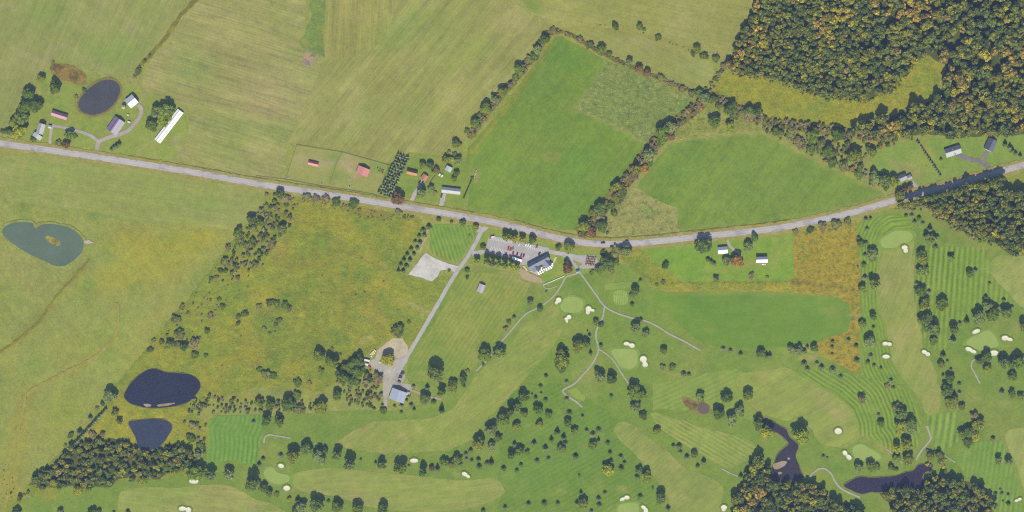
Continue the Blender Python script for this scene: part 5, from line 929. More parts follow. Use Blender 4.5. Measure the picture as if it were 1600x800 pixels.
def crown_unit(nl, n, size, spread=.58, lr=(.34, .52), flat=1.0):
    d = LR.normal(0, 1, (nl, 3)); d /= np.linalg.norm(d, axis=1)[:, None]; d[:, 2] = np.abs(d[:, 2])*1.0-.25*(LR.rand(nl) < .4)
    lc = d*spread*LR.uniform(.75, 1.12, nl)[:, None]; rr = LR.uniform(*lr, nl)
    lc = np.vstack([lc, [[0, 0, 0]]]); rr = np.append(rr, .66)
    k = LR.choice(len(rr), n, p=rr**2/np.sum(rr**2))
    e = LR.normal(0, 1, (n, 3)); e /= np.linalg.norm(e, axis=1)[:, None]
    down = e[:, 2] < -.35; e[down, 2] *= -1
    p = lc[k]+e*(rr[k]*LR.uniform(.78, 1.06, n))[:, None]
    v, f = quads(p, e+LR.normal(0, .38, (n, 3)), size)
    v[:, 2] *= flat
    return v, f
def conifer_unit(tiers=11, per=10):
    V = []; F = []
    for i in range(tiers):
        z = i/tiers; r = (1-z)**.85*LR.uniform(.9, 1.08)+.04
        for k in range(per):
            a = 2*math.pi*(k+LR.rand()*.8)/per+i*.5; rr = r*LR.uniform(.75, 1.1); w = .36*rr+.04
            ca, sa = math.cos(a), math.sin(a); zz = z*.92+.02
            tip = (ca*rr, sa*rr, zz-.02); top = (ca*.05, sa*.05, zz+.13)
            l = (ca*rr*.55-sa*w, sa*rr*.55+ca*w, zz); q = (ca*rr*.55+sa*w, sa*rr*.55-ca*w, zz)
            b = len(V); V += [top, l, tip, q]; F += [(b, b+1, b+2), (b, b+2, b+3)]
    return np.array(V), F
def tomesh(name, v, f, mat):
    me = bpy.data.meshes.new(name); me.from_pydata(np.asarray(v).tolist(), [], [tuple(int(i) for i in q) for q in f]); me.update(); me.materials.append(mat); return me
BROAD = [crown_unit(14, 1300, .10, .66, (.24, .44)) for _ in range(8)]; WOOD = [crown_unit(8, 230, .21, .62, (.25, .46)) for _ in range(8)]; BUSH = [crown_unit(7, 240, .17, .74, (.2, .38), .85) for _ in range(6)]; CON = [conifer_unit() for _ in range(4)]
ME_B = [tomesh('broadleaf_crown', *q, m_leaf) for q in BROAD]; ME_W = [tomesh('woodland_crown', *q, m_leaf) for q in WOOD]; ME_S = [tomesh('shrub_foliage', *q, m_leaf) for q in BUSH]; ME_C = [tomesh('conifer_crown', *q, m_leaf) for q in CON]
def trunk_mesh():
    bm = bmesh.new(); n = 7; prof = [(0, 0, 1.0, 0), (.02, .0, .75, .3), (-.05, .04, .55, .7), (.05, 0, .3, 1.0)]
    rings = [[bm.verts.new((x*4+r*math.cos(2*math.pi*i/n), y*4+r*math.sin(2*math.pi*i/n), z)) for i in range(n)] for x, y, r, z in prof]
    for a, b in zip(rings[:-1], rings[1:]):
        for i in range(n): bm.faces.new((a[i], a[(i+1) % n], b[(i+1) % n], b[i]))
    for a in (.3, 2.3, 4.4):                       # limbs
        p = [(0, 0, .55), (5*math.cos(a), 5*math.sin(a), .85), (9*math.cos(a), 9*math.sin(a), 1.05)]; rr = [.35, .2, .08]
        R3 = [[bm.verts.new((q[0]+r*math.cos(2*math.pi*i/5), q[1]+r*math.sin(2*math.pi*i/5), q[2]+.03*math.sin(2*math.pi*i/5))) for i in range(5)] for q, r in zip(p, rr)]
        for A, B_ in zip(R3[:-1], R3[1:]):
            for i in range(5): bm.faces.new((A[i], A[(i+1) % 5], B_[(i+1) % 5], B_[i]))
    return done(bm, 'trunk', m_bark)
ME_T = trunk_mesh()
K_LEAF = 1.95
PAL = {'b': [(98, 114, 72), (106, 120, 80), (88, 106, 70), (114, 122, 74), (94, 110, 80), (112, 124, 90)], 'c': [(88, 104, 80), (96, 110, 86), (80, 98, 72), (104, 112, 92)], 's': [(96, 104, 78), (110, 112, 84), (84, 98, 66), (120, 112, 92), (92, 108, 66)], 'y': [(134, 140, 68), (124, 136, 72), (144, 140, 66)], 'o': [(142, 112, 78), (148, 116, 80)], 'r': [(112, 92, 82), (116, 94, 84), (106, 86, 82)], 'g': [(112, 120, 98), (122, 130, 108), (102, 112, 90)], 'k': [(84, 102, 76), (96, 110, 86)]}
NOUN = {'b': 'broadleaf tree', 'c': 'conifer', 's': 'shrub', 'y': 'yellowing broadleaf tree', 'o': 'orange-leaved tree', 'r': 'reddish-leaved tree', 'g': 'grey-green conifer', 'k': 'conifer'}
PNAME = {'b': 'broadleaf_tree', 'c': 'conifer_tree', 's': 'shrub', 'y': 'broadleaf_tree', 'o': 'broadleaf_tree', 'r': 'broadleaf_tree', 'g': 'conifer_tree', 'k': 'conifer_tree'}
tan_el = math.tan(R(SUN_EL))
def plant(x, y, r, h, kind, meshes=None, rgb=None, name=None):
    """x, y in photo pixels; r, h in metres"""
    root = empty(name or PNAME[kind], P(x, y), rs.uniform(0, 6.28))
    con = kind in 'cgk'
    me = (meshes or (ME_C if con else ME_S if kind == 's' else ME_B)); me = me[rs.randint(len(me))]
    c = np.array(T(*(rgb or PAL[kind][rs.randint(len(PAL[kind]))])))*K_LEAF*rs.uniform(.85, 1.18)
    if con: cr = obj('crown', me, None, root, (0, 0, .06*h)); cr.scale = (r*1.05, r*1.05, h*.95)
    else:
        ch = min(h*.88, 2.4*r); cr = obj('crown', me, None, root, (0, 0, h-ch*.52)); cr.scale = (r*.98, r*.98, ch*.5)
        if kind == 's': cr.name = 'foliage'
    cr.color = (*c, 1)
    tk = obj('trunk', ME_T, None, root); tr_ = max(.07, r*.05); tk.scale = (tr_, tr_, h*.62 if not con else h*.8)
    if kind == 's': tk.name = 'stem'
    return root
ITEMS = []
def add_tree(x, y, r, h, kind, label=None, group=None, meshes=None, rgb=None):
    o = plant(x, y, r, h, kind, meshes, rgb)
    cat = 'shrub' if kind == 's' else 'tree'
    if label: tag(o, label, cat, group); return
    sz = ('tiny' if r < 1.6 else 'small' if r < 2.6 else 'medium' if r < 5 else 'large')
    ITEMS.append(dict(x=x, y=y, adj=sz+(' dark' if kind in 'bck' else ''), noun=NOUN[kind], o=o, cat=cat, group={'b': 'broadleaf trees', 'c': 'conifers', 'k': 'conifers', 'g': 'conifers', 's': 'shrubs'}.get(kind, 'autumn-coloured trees')))
def blobs(ox, oy, small, txt, s=4.0):
    """crown plus shadow as seen in the photo: centre x, top, bottom, width, kind"""
    for tok in txt.split():
        p = tok.split(','); kind = ''
        if p[-1].isalpha(): kind = p.pop()
        x, t_, b_, w = [float(q) for q in p]
        t_, b_, w = t_*4/s, b_*4/s, w*4/s; xx = ox+x/s
        if not kind: kind = 'b' if w >= 52 else small
        r = w/8.0
        if kind in 'cgk': r *= .86
        by = b_/4-r*.95; by = max(by, (t_+b_)/8)
        h = (by-t_/4)*S*tan_el*1.08
        r *= S
        h = min(max(h*(1 if kind != 's' else .75), 1.25*r if kind != 's' else .7*r), 19.0)
        add_tree(xx, oy+by, r, h, kind)
blobs(0, 0, 's', '260,458,520,55 348,495,590,85 185,550,620,80 235,610,710,95 160,620,720,95 145,690,790,100 95,745,805,75 332,380,400,24 528,548,580,36 478,595,615,30 938,332,350,16 905,365,395,24 865,435,465,55,s 838,470,490,24 1045,637,740,105 985,660,745,80 1035,700,795,100,y 950,755,815,90')
blobs(0, 200, 's', '130,-5,55,105,y 60,0,50,54 20,5,40,40 210,50,95,42,b 440,20,65,66 470,35,65,34 370,80,115,50 415,85,128,54,r 745,68,118,40,k 728,85,128,40,k 712,98,138,40,k 700,110,145,34,k 1570,540,600,70 1490,630,680,66 1425,725,770,46 1580,690,720,42 1545,725,755,50 1500,670,735,80,s 1590,600,650,60,s')
blobs(400, 0, 's', '1590,490,545,34 1540,545,600,75 1490,595,640,60 1432,648,715,85 1405,710,760,60,s 1370,740,800,75')
blobs(800, 0, 's', '260,172,205,45 205,205,278,68 155,285,335,62 140,330,390,70,s 110,355,395,60,s 45,400,470,80 25,470,510,50 370,215,235,30 425,240,265,56,s 490,272,300,56,s 555,288,330,65 605,325,350,45 732,355,410,48,b 790,412,455,56,r 845,440,470,56,r 925,480,508,60,s 1000,520,540,40 1060,545,575,54,s 1120,570,600,56,s 1170,565,610,58 1200,585,640,85 1250,600,650,60 1290,640,680,56,s 1360,650,710,90 1390,700,740,75,s 1475,660,720,70 1530,650,730,60 1490,710,750,80,s 1560,730,770,60,s 1210,545,575,32 1245,510,530,30 1268,478,505,36 1290,450,480,36 1330,390,440,60,s 645,135,195,55,s 795,150,190,46,b 825,175,195,26 915,225,250,46 1152,280,335,56 1130,320,355,42 1200,325,375,58,s 1270,350,385,58,s 1265,730,790,85 1360,768,820,70 990,775,825,90 1080,705,735,42 1110,670,700,46 1045,750,790,50')
blobs(800, 200, 's', '940,0,80,110 990,20,80,70,r 930,50,110,70 890,100,165,80,s 850,140,200,90 840,190,235,80,s 775,200,285,60 830,225,280,70,o 760,270,330,70,s 730,310,350,50 650,330,400,75 690,370,440,80,s 660,420,470,80,s 550,470,550,85 540,540,600,90,s 510,510,550,60 445,560,650,80 560,575,660,90 500,620,680,70,r 440,640,690,60,s 640,505,560,50 620,460,520,60,s 288,735,760,40,b 355,718,785,80 570,770,800,50 650,745,790,90,s 710,740,795,85 1200,690,790,115 1513,665,705,55 1472,705,770,70')
blobs(1200, 200, 'c', '50,0,40,70 140,10,80,80,s 280,20,70,100 430,10,70,100 490,60,120,46,b 200,70,120,90,s 330,80,150,95,s 375,125,180,95 270,110,150,70,s 640,115,185,75 530,145,220,105 575,230,265,50,b 400,190,240,80,s 470,225,265,70,s 560,270,310,70,s 660,275,350,88 720,290,370,88 785,300,375,80 855,345,400,42,r 885,340,390,42,r 820,405,450,80 1480,65,120,40 1510,85,140,40 1525,105,160,40 1545,135,175,40 1575,145,190,35 1080,175,205,26 170,635,665,40,s 262,618,660,55,s 340,590,640,66,s 420,580,630,80,s 500,565,610,58,s 610,545,585,36 640,545,575,28 618,612,645,38 565,668,700,36 578,705,755,55 612,700,730,36 650,770,815,80 605,775,805,36 862,530,560,34 898,528,562,38 915,562,600,34 943,543,578,42 966,580,608,36 1010,590,655,50 1012,660,730,85 975,655,680,26 1058,662,692,40 1045,725,755,42 955,765,820,65 1142,780,815,50')
blobs(400, 200, 's', '320,420,465,66,s 380,425,460,60,s 440,430,465,66,s 500,440,475,60,s 610,460,500,76,s 890,512,540,50 925,550,572,26 890,415,475,95,r 1030,360,440,70 1040,205,255,52 1090,208,262,54 1190,178,215,55 1245,80,125,60 1270,90,125,40,y 1205,135,165,28 1240,150,175,32 1262,180,235,60 1225,185,215,40,y 1320,0,40,36 1252,270,295,42,b 1236,305,340,42,b 1092,362,405,52 1350,300,320,24 1120,395,412,30 1130,245,275,40,r 1110,265,290,40,y 150,390,440,66 190,420,465,66,s 165,600,660,70 100,725,755,50 25,570,615,60')
blobs(620, 340, 'c', '400,75,150,100,k 330,110,190,86,k 345,180,250,80,k 280,190,260,80,k 230,260,330,72,k 290,265,340,78,k 180,345,420,72,k 255,345,400,70,k 130,410,490,72,k 215,410,480,70,k 90,470,560,72,k 165,475,560,80,k 50,540,620,72,k 120,560,640,86,k 20,600,690,56,k 80,620,700,80,k 525,0,55,65,b 683,28,90,50,y 828,25,115,95,b 985,85,160,90,y 905,200,230,30,s 1075,325,410,70,b 880,635,695,70,b 880,725,778,50,b', 8.0)
blobs(740, 350, 'b', '560,85,300,150,y 720,110,330,150,y 870,150,355,150,y 650,100,300,110,y 1045,180,370,160,b 230,480,740,150,y 330,490,770,150,b 440,510,790,150,y 560,540,810,150,b 680,580,815,140,y 770,620,830,120,y 60,545,730,140,y 170,350,470,110,b 1510,385,460,110,b', 11.43)
blobs(0, 400, 's', '1405,15,65,66,s 1460,35,55,32 1380,80,105,40 1355,120,145,32 1320,125,160,34 1140,302,335,42 1175,348,360,22 1100,375,420,66,s 1125,458,520,75,s 1370,265,280,32 1395,300,335,40 1315,365,385,48 1530,340,380,50 1490,370,390,40 1490,400,440,32 1293,445,490,40 960,518,540,32 1010,520,550,42 1060,530,590,66,b 1110,535,580,60,s 1155,545,590,58,b 1215,515,575,76,s 938,570,605,46 1220,605,635,58,s 1285,612,635,32')
blobs(400, 400, 's', '90,280,310,56,s 130,285,320,56,s 180,290,330,56,s 210,310,355,42 15,300,330,42 145,390,420,42 125,415,445,32 52,440,465,32 85,475,490,24 955,402,425,28 890,430,500,100,s 395,570,660,88 460,600,690,70 500,610,690,60 405,700,740,50 475,575,590,30 525,605,620,22 20,697,720,40 60,715,770,66,s 110,735,770,50 260,780,810,58,s 335,785,800,32 640,610,700,90 580,650,750,100,s 640,690,760,96 540,690,800,96 600,740,805,88 690,780,815,50 760,720,800,76,s 830,596,692,92,y 1125,655,790,115 1208,78,100,24 1560,430,470,36 1582,395,430,36 1430,570,650,95,b 1520,555,650,88 1450,625,660,42 1420,665,690,24 1320,705,735,32 1295,720,800,66,s 1230,780,815,58')
blobs(800, 400, 'c', '345,30,110,78,r 590,10,90,105 650,15,60,52 540,65,110,56 500,90,115,36,s 620,70,115,52,s 955,42,85,50,b 1225,0,35,40,k 1245,10,50,40,k 1262,25,62,40,k 1340,10,55,60 1400,5,60,95,o 1275,127,165,46,b 1495,112,140,50,s 1595,120,140,24,s 802,135,165,34 945,155,170,32,s 905,172,185,26,s 765,180,250,64 750,235,262,38,b 750,282,315,38 112,265,315,46,b 172,312,350,46,b 12,362,395,34 215,210,230,16,s 522,398,435,46,b 553,415,450,40,b 805,380,410,36 772,402,480,66 838,460,510,54 484,475,510,34 472,455,475,16 420,490,570,62 465,505,570,52 410,540,600,90 336,565,605,46 490,577,620,34 555,537,572,38 948,565,620,54 310,600,690,115 300,650,720,90,s 212,730,762,36 545,700,790,80 620,712,800,75 340,768,800,36 940,682,710,44,s 1000,680,710,50,s 1072,715,755,46 1105,720,755,38 1320,560,595,40 1365,572,606,38 1428,585,628,38 1550,578,640,62 1590,590,640,42')
blobs(1200, 400, 'c', '650,-20,40,75 598,30,70,46 560,55,75,18,s 605,108,155,48 662,115,210,75 585,168,235,62 652,343,405,52 587,400,445,52 658,425,455,28 635,490,580,88 642,605,640,42 624,648,676,40 662,665,695,32 705,680,710,26 768,762,795,42 403,515,545,32 400,555,580,34 400,600,620,26 502,502,540,38 550,545,575,42 553,630,670,50,c 140,560,610,58 190,570,615,70 225,575,612,46 245,545,580,32 285,550,600,58 225,650,690,50,c 245,688,720,42 305,655,685,38 335,672,715,50,c 403,690,730,56,c 453,735,768,38 10,590,640,42 955,-10,50,80 958,45,135,85 930,150,190,42 952,190,260,80 1006,205,240,42 970,280,330,88 972,345,440,95 1018,410,500,105 1065,445,475,32 1033,505,560,58 1143,-10,40,55 1255,85,140,58 1295,65,105,40 1383,157,180,28 1085,260,345,85 1153,410,490,66 1155,480,550,55,g 1240,362,425,44 1197,400,435,38 1307,322,425,90 1360,230,275,42 1368,270,345,72 1400,315,410,96 1485,300,400,85 1472,258,290,38 1525,298,330,32 1588,380,470,60 1360,582,660,70 1318,628,680,60 1462,605,700,80 1545,610,715,105 1365,685,720,58 1525,725,780,68 1093,582,640,48 1080,650,705,54 1120,640,670,28 1142,690,720,30 1093,722,755,26 1135,735,795,70 1195,785,805,32')
blobs(0, 600, 's', '695,35,120,100 645,100,140,36 605,140,165,32 565,180,225,38,c 500,265,320,50,c 445,300,340,46 720,140,200,50 750,210,255,46,b 640,290,335,42 580,300,330,56,s 408,370,395,26 228,540,610,46,b 263,527,570,42,b 125,690,740,46,b 175,655,690,28 150,680,700,22 70,670,690,18 828,575,620,46,b 892,575,630,70 490,640,690,68,y 553,640,680,40,b 1230,490,610,120 1320,505,605,75 1430,518,605,80 1050,500,540,60 1200,240,275,58,s 1195,320,360,66,s 1245,365,400,50 1240,415,460,60 1585,215,250,36,c 1580,490,650,80 1570,580,670,70 110,785,815,60 575,775,825,60 620,790,815,42,b 378,788,815,50,b 712,788,815,32,c 800,775,815,42,c')
blobs(400, 600, 'c', '20,95,140,60 90,100,155,70 200,100,155,100 255,65,90,66,s 270,140,175,80,s 405,97,185,90 505,48,95,70 70,178,260,75 145,185,265,75 155,428,462,44 232,380,490,95 320,362,450,90 382,378,412,38 398,410,500,95 430,395,440,52 512,385,475,70 588,422,540,85 655,458,482,26 785,455,535,65 748,470,500,26 902,458,565,85 955,500,520,26 1042,490,580,65 1100,510,545,42,r 1133,490,550,46 1178,455,520,60 1225,470,530,60 1255,432,505,70 1275,475,520,50 1342,390,430,40 1312,420,450,38 1315,455,480,32 1348,458,495,38 1390,450,490,44 1470,450,510,46 1445,475,510,42 1395,505,525,48 1548,508,545,46 1395,308,415,90 1468,230,330,90 1475,362,415,62 1510,320,360,60 1545,168,265,98 1590,100,200,60 1590,400,470,52 790,120,140,28 738,138,165,30 795,150,185,50,s 866,125,148,30 910,120,145,36 908,162,190,32 970,115,142,36 988,135,168,28 1058,55,130,80 1110,95,125,44 1160,110,185,50 1160,0,80,60 1230,-10,60,70 985,0,25,32 1070,-10,40,42 955,50,85,30 942,85,110,26 1300,0,20,32 20,475,520,42 45,450,480,38 5,590,640,52 50,615,680,66 85,650,705,52 132,675,705,38,s 205,705,735,32,y 263,690,745,48 290,725,800,75 385,692,800,98 453,720,745,36 508,715,800,85 632,740,820,85 790,752,820,85 250,770,815,60 1420,768,805,38 1556,750,790,44')
blobs(800, 600, 'c', '68,30,120,80 178,0,25,38 182,42,68,26 148,62,98,34 125,48,72,20 210,84,110,38 20,105,185,75 160,118,190,65 75,155,210,52 230,170,215,54 28,230,290,55 168,230,280,55 358,160,200,50 440,182,216,32 346,220,270,60 282,262,322,48 323,297,355,46 388,278,325,56 245,315,365,40 138,338,390,48 466,268,305,36 505,288,335,48 540,268,305,48 540,322,365,30 208,370,425,51,c 330,345,390,50 310,375,430,60 15,348,395,44 45,395,450,70 95,400,445,36,s 10,410,450,36 508,350,412,60 598,350,382,40 612,405,445,38 680,438,470,44 618,455,500,42 702,475,508,40 682,498,545,48 598,500,580,85,y 398,427,472,51,c 227,448,480,38 156,460,496,42 56,488,518,36 30,522,552,34 342,72,110,42 620,57,85,32 760,10,90,105 810,30,100,70 775,110,170,75 820,165,225,60,s 905,265,318,52 1008,365,400,36 1045,365,405,48 1052,412,440,38 1092,430,475,46 1135,412,465,52 1197,452,505,46 1160,490,525,36 795,510,570,56 840,535,610,80 782,562,600,50 928,655,745,80 974,748,795,42 800,680,722,48 880,640,660,24,s 580,660,695,38 430,652,695,34 540,690,735,42 545,735,770,42 440,712,780,75 405,715,760,38 285,728,762,42 200,722,762,48 103,725,765,42 497,775,810,38 420,565,578,22,s 1178,52,110,62 1338,55,115,78 1468,30,102,75 1285,135,220,88 1422,130,205,76 1370,180,265,85 1540,195,285,85 1585,240,340,80,y 1540,440,530,95 1430,545,590,36')
blobs(1200, 600, 'c', '0,230,330,80 200,235,370,105,y 180,240,340,80 585,45,120,60,s 690,178,205,34 704,226,272,54 805,110,180,70,s 830,150,220,88 890,200,290,88 820,230,310,95,y 900,260,310,70 860,330,420,85 800,350,430,60,y 800,435,490,55 876,432,500,80 770,500,545,46,b 803,515,545,34 565,478,555,70 635,478,545,70 680,490,540,50,s 345,435,465,34 370,450,468,18,s 1115,5,75,88 1160,40,70,32 1195,35,70,38 1140,82,140,90 1210,120,165,52 1285,160,230,60,s 1310,200,290,85 1260,260,330,80 1210,275,340,70 1290,300,350,70,y 1250,340,385,76,s 1405,318,358,42 1435,440,500,52 1497,440,510,52 1460,18,70,48 1520,35,85,52 1575,50,105,52 783,5,35,32 740,0,20,40,s 1010,425,470,58 1065,410,470,58 1080,470,510,58,s 1420,670,700,36 1462,668,695,32 1500,672,700,26 1502,725,762,38 1450,648,665,22 1468,722,738,20')
locate(ITEMS)
for it in ITEMS: tag(it['o'], it['label'], it['cat'], it['group'])
# rows and blocks of look-alike trees
PLANT = [(622, 238), (641, 245), (610, 310), (589, 303)]
for i in range(16):
    for j in range(5):
        u, v = (i+.5+rs.uniform(-.25, .25))/16, (j+.5+rs.uniform(-.25, .25))/5
        a = np.array(PLANT[0])*(1-u)+np.array(PLANT[3])*u; b = np.array(PLANT[1])*(1-u)+np.array(PLANT[2])*u; q = a*(1-v)+b*v
        add_tree(q[0], q[1], rs.uniform(1.5, 2.0), rs.uniform(4.2, 6.5), 'g', f'grey-green spruce, {nth(j)} from the left in the {nth(i)} row of the plantation block', 'spruces of the plantation block')
for i in range(32):
    u = (i+rs.uniform(-.2, .2))/31; q = np.array(tile(0, 600, [(664, 156)])[0])*(1-u)+np.array(tile(0, 600, [(352, 500)])[0])*u
    add_tree(q[0], q[1], rs.uniform(1.9, 2.4), rs.uniform(5, 6.6), 'g', f'pale conifer, {nth(i)} from the top in the diagonal row left of the dark ponds', 'conifers of the diagonal row')
for i in range(15):
    u = (i+rs.uniform(-.2, .2))/14; q = np.array((1433.5, 221))*(1-u)+np.array((1469, 274))*u
    add_tree(q[0], q[1], rs.uniform(1.6, 2.0), rs.uniform(3.6, 4.8), 'g', f'small clipped conifer, {nth(i)} from the top in the row left of the weathered house', 'conifers of the garden row')
hv = []; hf = []; hn = 0
for i in range(30):
    u = i/29; q = P(*(np.array((724.5, 309))*(1-u)+np.array((736.5, 281))*u)); v_, f_ = BUSH[i % 6]
    w_ = v_*np.array((.95, .95, .75))*rs.uniform(.8, 1.15)+np.array((q.x-P(724.5, 309).x, q.y-P(724.5, 309).y, .8)); hv.append(w_); hf += [tuple(int(k)+hn for k in z) for z in f_]; hn += len(w_)
hd = empty('hedge', P(724.5, 309)); tag(hd, 'thin dark boundary hedge right of the long grey-roofed house', 'hedge')
fo = obj('foliage', tomesh('hedge_foliage', np.vstack(hv), hf, m_leaf), None, hd); fo.color = (*T(96, 104, 66), 1); fo['kind'] = 'stuff'
for i, (x, y) in enumerate([(594, 264), (597, 265.5), (595.5, 268), (592, 267), (599, 267), (590, 262.5), (597.5, 270)]):
    add_tree(x, y, .9, 1.5, 's', 'small round bush in the fenced corner left of the spruce plantation', 'bushes in the paddock corner')
SCRUB = []
def scatter(poly, n, lo, hi, label, group, kinds='s', hk=1.3, dmin=2.6, pal=None):
    p = np.array(poly); x0, y0 = p.min(0); x1, y1 = p.max(0); pts = []
    tries = 0
    while len(pts) < n and tries < n*60:
        tries += 1; x, y = rs.uniform(x0, x1), rs.uniform(y0, y1)
        if not inside(poly, [x], [y])[0] or any((x-a)**2+(y-b)**2 < dmin**2 for a, b in pts): continue
        pts.append((x, y)); k = kinds[rs.randint(len(kinds))]; r = rs.uniform(lo, hi)*S
        SCRUB.append((x, y, r, r*hk*rs.uniform(.85, 1.3), pal[rs.randint(len(pal))], label, group))
SH = [(104, 108, 84), (124, 116, 98), (88, 100, 70), (96, 108, 66), (132, 124, 104), (78, 94, 62)]
scatter([(418, 300), (470, 308), (455, 345), (440, 385), (405, 425), (365, 440), (350, 420), (372, 372), (396, 346)], 135, 1.6, 4.4, 'grey-green shrub in the thicket at the left edge of the yellow meadow', 'shrubs of the meadow thicket', 's', 1.2, 2.6, SH)
scatter([(350, 402), (380, 420), (360, 470), (300, 545), (255, 540), (262, 512), (300, 465)], 34, .9, 2.4, 'small scattered shrub along the slanting left edge of the yellow meadow', 'shrubs along the meadow edge', 's', 1.1, 5, SH)
scatter([(480, 312), (560, 326), (640, 340), (640, 352), (560, 345), (540, 335)], 26, 1.0, 2.2, 'brown low shrub in the strip below the main road', 'brown roadside shrubs', 's', .9, 4, [(140, 116, 90), (120, 104, 84), (110, 112, 76)])
scatter([(1125, 165), (1200, 190), (1260, 200), (1330, 204), (1430, 212), (1425, 218), (1365, 236), (1345, 256), (1395, 285), (1385, 302), (1300, 260), (1237, 230), (1190, 203)], 130, 1.6, 4.4, 'brownish shrub in the overgrown belt above the right green field', 'shrubs of the overgrown belt', 's', 1.3, 3, SH+[(150, 122, 84), (128, 104, 84)])
scatter([(285, 640), (300, 625), (320, 618), (350, 620), (400, 626), (450, 624), (500, 632), (512, 640), (480, 643), (420, 641), (380, 646), (340, 646), (300, 648)], 110, 1.2, 3.4, 'dull green shrub in the scrub belt above the bottom left fairway', 'shrubs of the scrub belt', 's', 1.4, 2.4, SH)
scatter(W6, 75, 1.8, 4.4, 'dull green shrub in the copse left of the maintenance barn', 'shrubs of the maintenance copse', 's', 1.4, 3, SH+[(130, 116, 80), (96, 112, 60)])
scatter([(575, 575), (586, 580), (598, 590), (597, 612), (585, 605), (572, 588)], 14, 1.2, 2.4, 'orange-brown shrub beside the gravel yard', 'orange-brown shrubs by the yard', 's', 1.0, 3, [(180, 132, 92), (160, 110, 80), (110, 108, 70)])
scatter(tile(0, 600, [(1130, 200), (1290, 250), (1290, 480), (1220, 490), (1130, 420), (1180, 330)]), 20, 1.6, 3.4, 'shrub on the rough bank right of the small dark pond', 'shrubs on the pond bank', 's', 1.3, 4, SH)
scatter(tile(1200, 600, [(990, 420), (1090, 400), (1130, 500), (1100, 580), (1010, 590), (985, 540)]), 16, 2, 3.6, 'shrub at the right tip of the long dark pond', 'shrubs at the pond tip', 's', 1.3, 4, SH+[(160, 148, 64)])
scatter([(300, 470), (420, 420), (600, 380), (660, 360), (640, 480), (560, 540), (460, 590), (330, 590)], 40, .7, 1.5, 'tiny lone shrub dotted about the yellow meadow', 'tiny shrubs in the meadow', 's', 1.0, 14, [(90, 104, 60), (120, 128, 100), (150, 156, 130)])
scatter(tile(0, 600, [(20, 480), (90, 600), (100, 700), (40, 780), (0, 700)]), 14, .8, 1.8, 'pale shrub in the weeds near the lower left corner', 'pale corner shrubs', 's', 1.0, 5, [(150, 146, 104), (120, 122, 84)])
scatter([(940, 345), (955, 345), (952, 366), (930, 372), (905, 368)], 8, 1.6, 3.0, 'brown shrub at the roadside end of the tall hedgerow', 'brown hedgerow-end shrubs', 's', 1.3, 3.5, [(132, 112, 92), (116, 104, 86)])

def belt(line, wd, *a, **k):
    c = np.array(line, float); d = np.gradient(c, axis=0); d /= np.hypot(d[:, 0], d[:, 1])[:, None]; n = np.column_stack([-d[:, 1], d[:, 0]])*wd/2
    scatter([tuple(q) for q in c+n]+[tuple(q) for q in (c-n)[::-1]], *a, **k)
HB = [(104, 108, 84), (128, 116, 98), (92, 104, 72), (138, 124, 104), (120, 110, 92), (140, 122, 90)]
belt([(868, 47), (850, 60), (838, 82), (815, 112), (800, 130), (780, 152), (765, 172), (745, 198), (733, 216)], 10, 110, 1.4, 3.4, 'low shrub in the hedgerow left of the large green field', 'shrubs of the left hedgerow', 's', 1.3, 2.0, HB)
belt([(868, 47), (900, 59), (945, 86), (985, 104), (1017, 117), (1060, 135), (1090, 147), (1112, 150)], 5, 125, 1.0, 2.3, 'low shrub in the thin hedgerow above the tussocky pasture', 'shrubs of the thin hedgerow', 's', 1.2, 1.8, HB)
belt([(1100, 160), (1062, 188), (1045, 205), (1020, 228), (1000, 255), (980, 282), (962, 300), (945, 322), (925, 346), (906, 366)], 18, 170, 1.8, 4.4, 'brownish shrub in the tall hedgerow between the two green fields', 'shrubs of the tall hedgerow', 's', 1.5, 2.6, HB+[(140, 114, 82), (120, 100, 92)])
belt([(1108, 150), (1116, 132), (1124, 116), (1136, 100)], 7, 14, 1.6, 3.2, 'shrub in the short hedge left of the marshy clearing', 'shrubs of the short hedge', 's', 1.4, 3, HB)
belt([(1112, 152), (1150, 170), (1200, 190), (1262, 200), (1330, 208), (1400, 216)], 14, 110, 2.0, 4.4, 'shrub in the scrubby hedge below the marshy clearing', 'shrubs below the clearing', 's', 1.4, 3.6, HB)
belt([(920, 38), (960, 40), (1000, 52), (1040, 66), (1080, 80), (1125, 92)], 3, 18, .8, 1.6, 'tiny shrub along the ditch in the hay fields', 'tiny shrubs along the ditch', 's', 1.1, 3, HB)
belt([(470, 310), (530, 321), (600, 333), (650, 341)], 5, 22, 1.2, 2.4, 'low shrub on the verge below the main road', 'shrubs on the road verge', 's', 1.2, 3, HB)
belt([(232, 85), (222, 102), (212, 116), (206, 122)], 5, 9, .9, 1.8, 'small shrub on the weedy strip above the farm pond', 'shrubs on the weedy strip', 's', 1.2, 2.5, HB)
belt([(960, 392), (1000, 410), (1018, 438), (1060, 443), (1240, 443)], 5, 20, .6, 1.3, 'tiny shrub along the ditch above the driving range', 'tiny shrubs by the range ditch', 's', 1.1, 5, HB)
belt([(1398, 325), (1420, 325), (1445, 325), (1482, 349), (1508, 364), (1555, 381), (1600, 394)], 9, 60, 1.6, 3.4, 'low shrub on the lower fringe of the roadside wood', 'shrubs fringing the roadside wood', 's', 1.3, 2.6, HB+[(104, 116, 70)])
belt([(1137, 103), (1150, 118), (1190, 121), (1227, 133), (1250, 143), (1300, 156), (1360, 158), (1393, 144), (1413, 119), (1430, 95)], 7, 70, 1.4, 3.2, 'low shrub on the fringe of the upper right wood', 'shrubs fringing the upper right wood', 's', 1.3, 2.4, [(128, 126, 72), (144, 138, 74), (110, 116, 72)])
n_s = sum(1 for it in ITEMS if it['noun'] == 'shrub')+7
SCRUB.sort(key=lambda q: -q[2]); keep = max(0, 300-n_s)
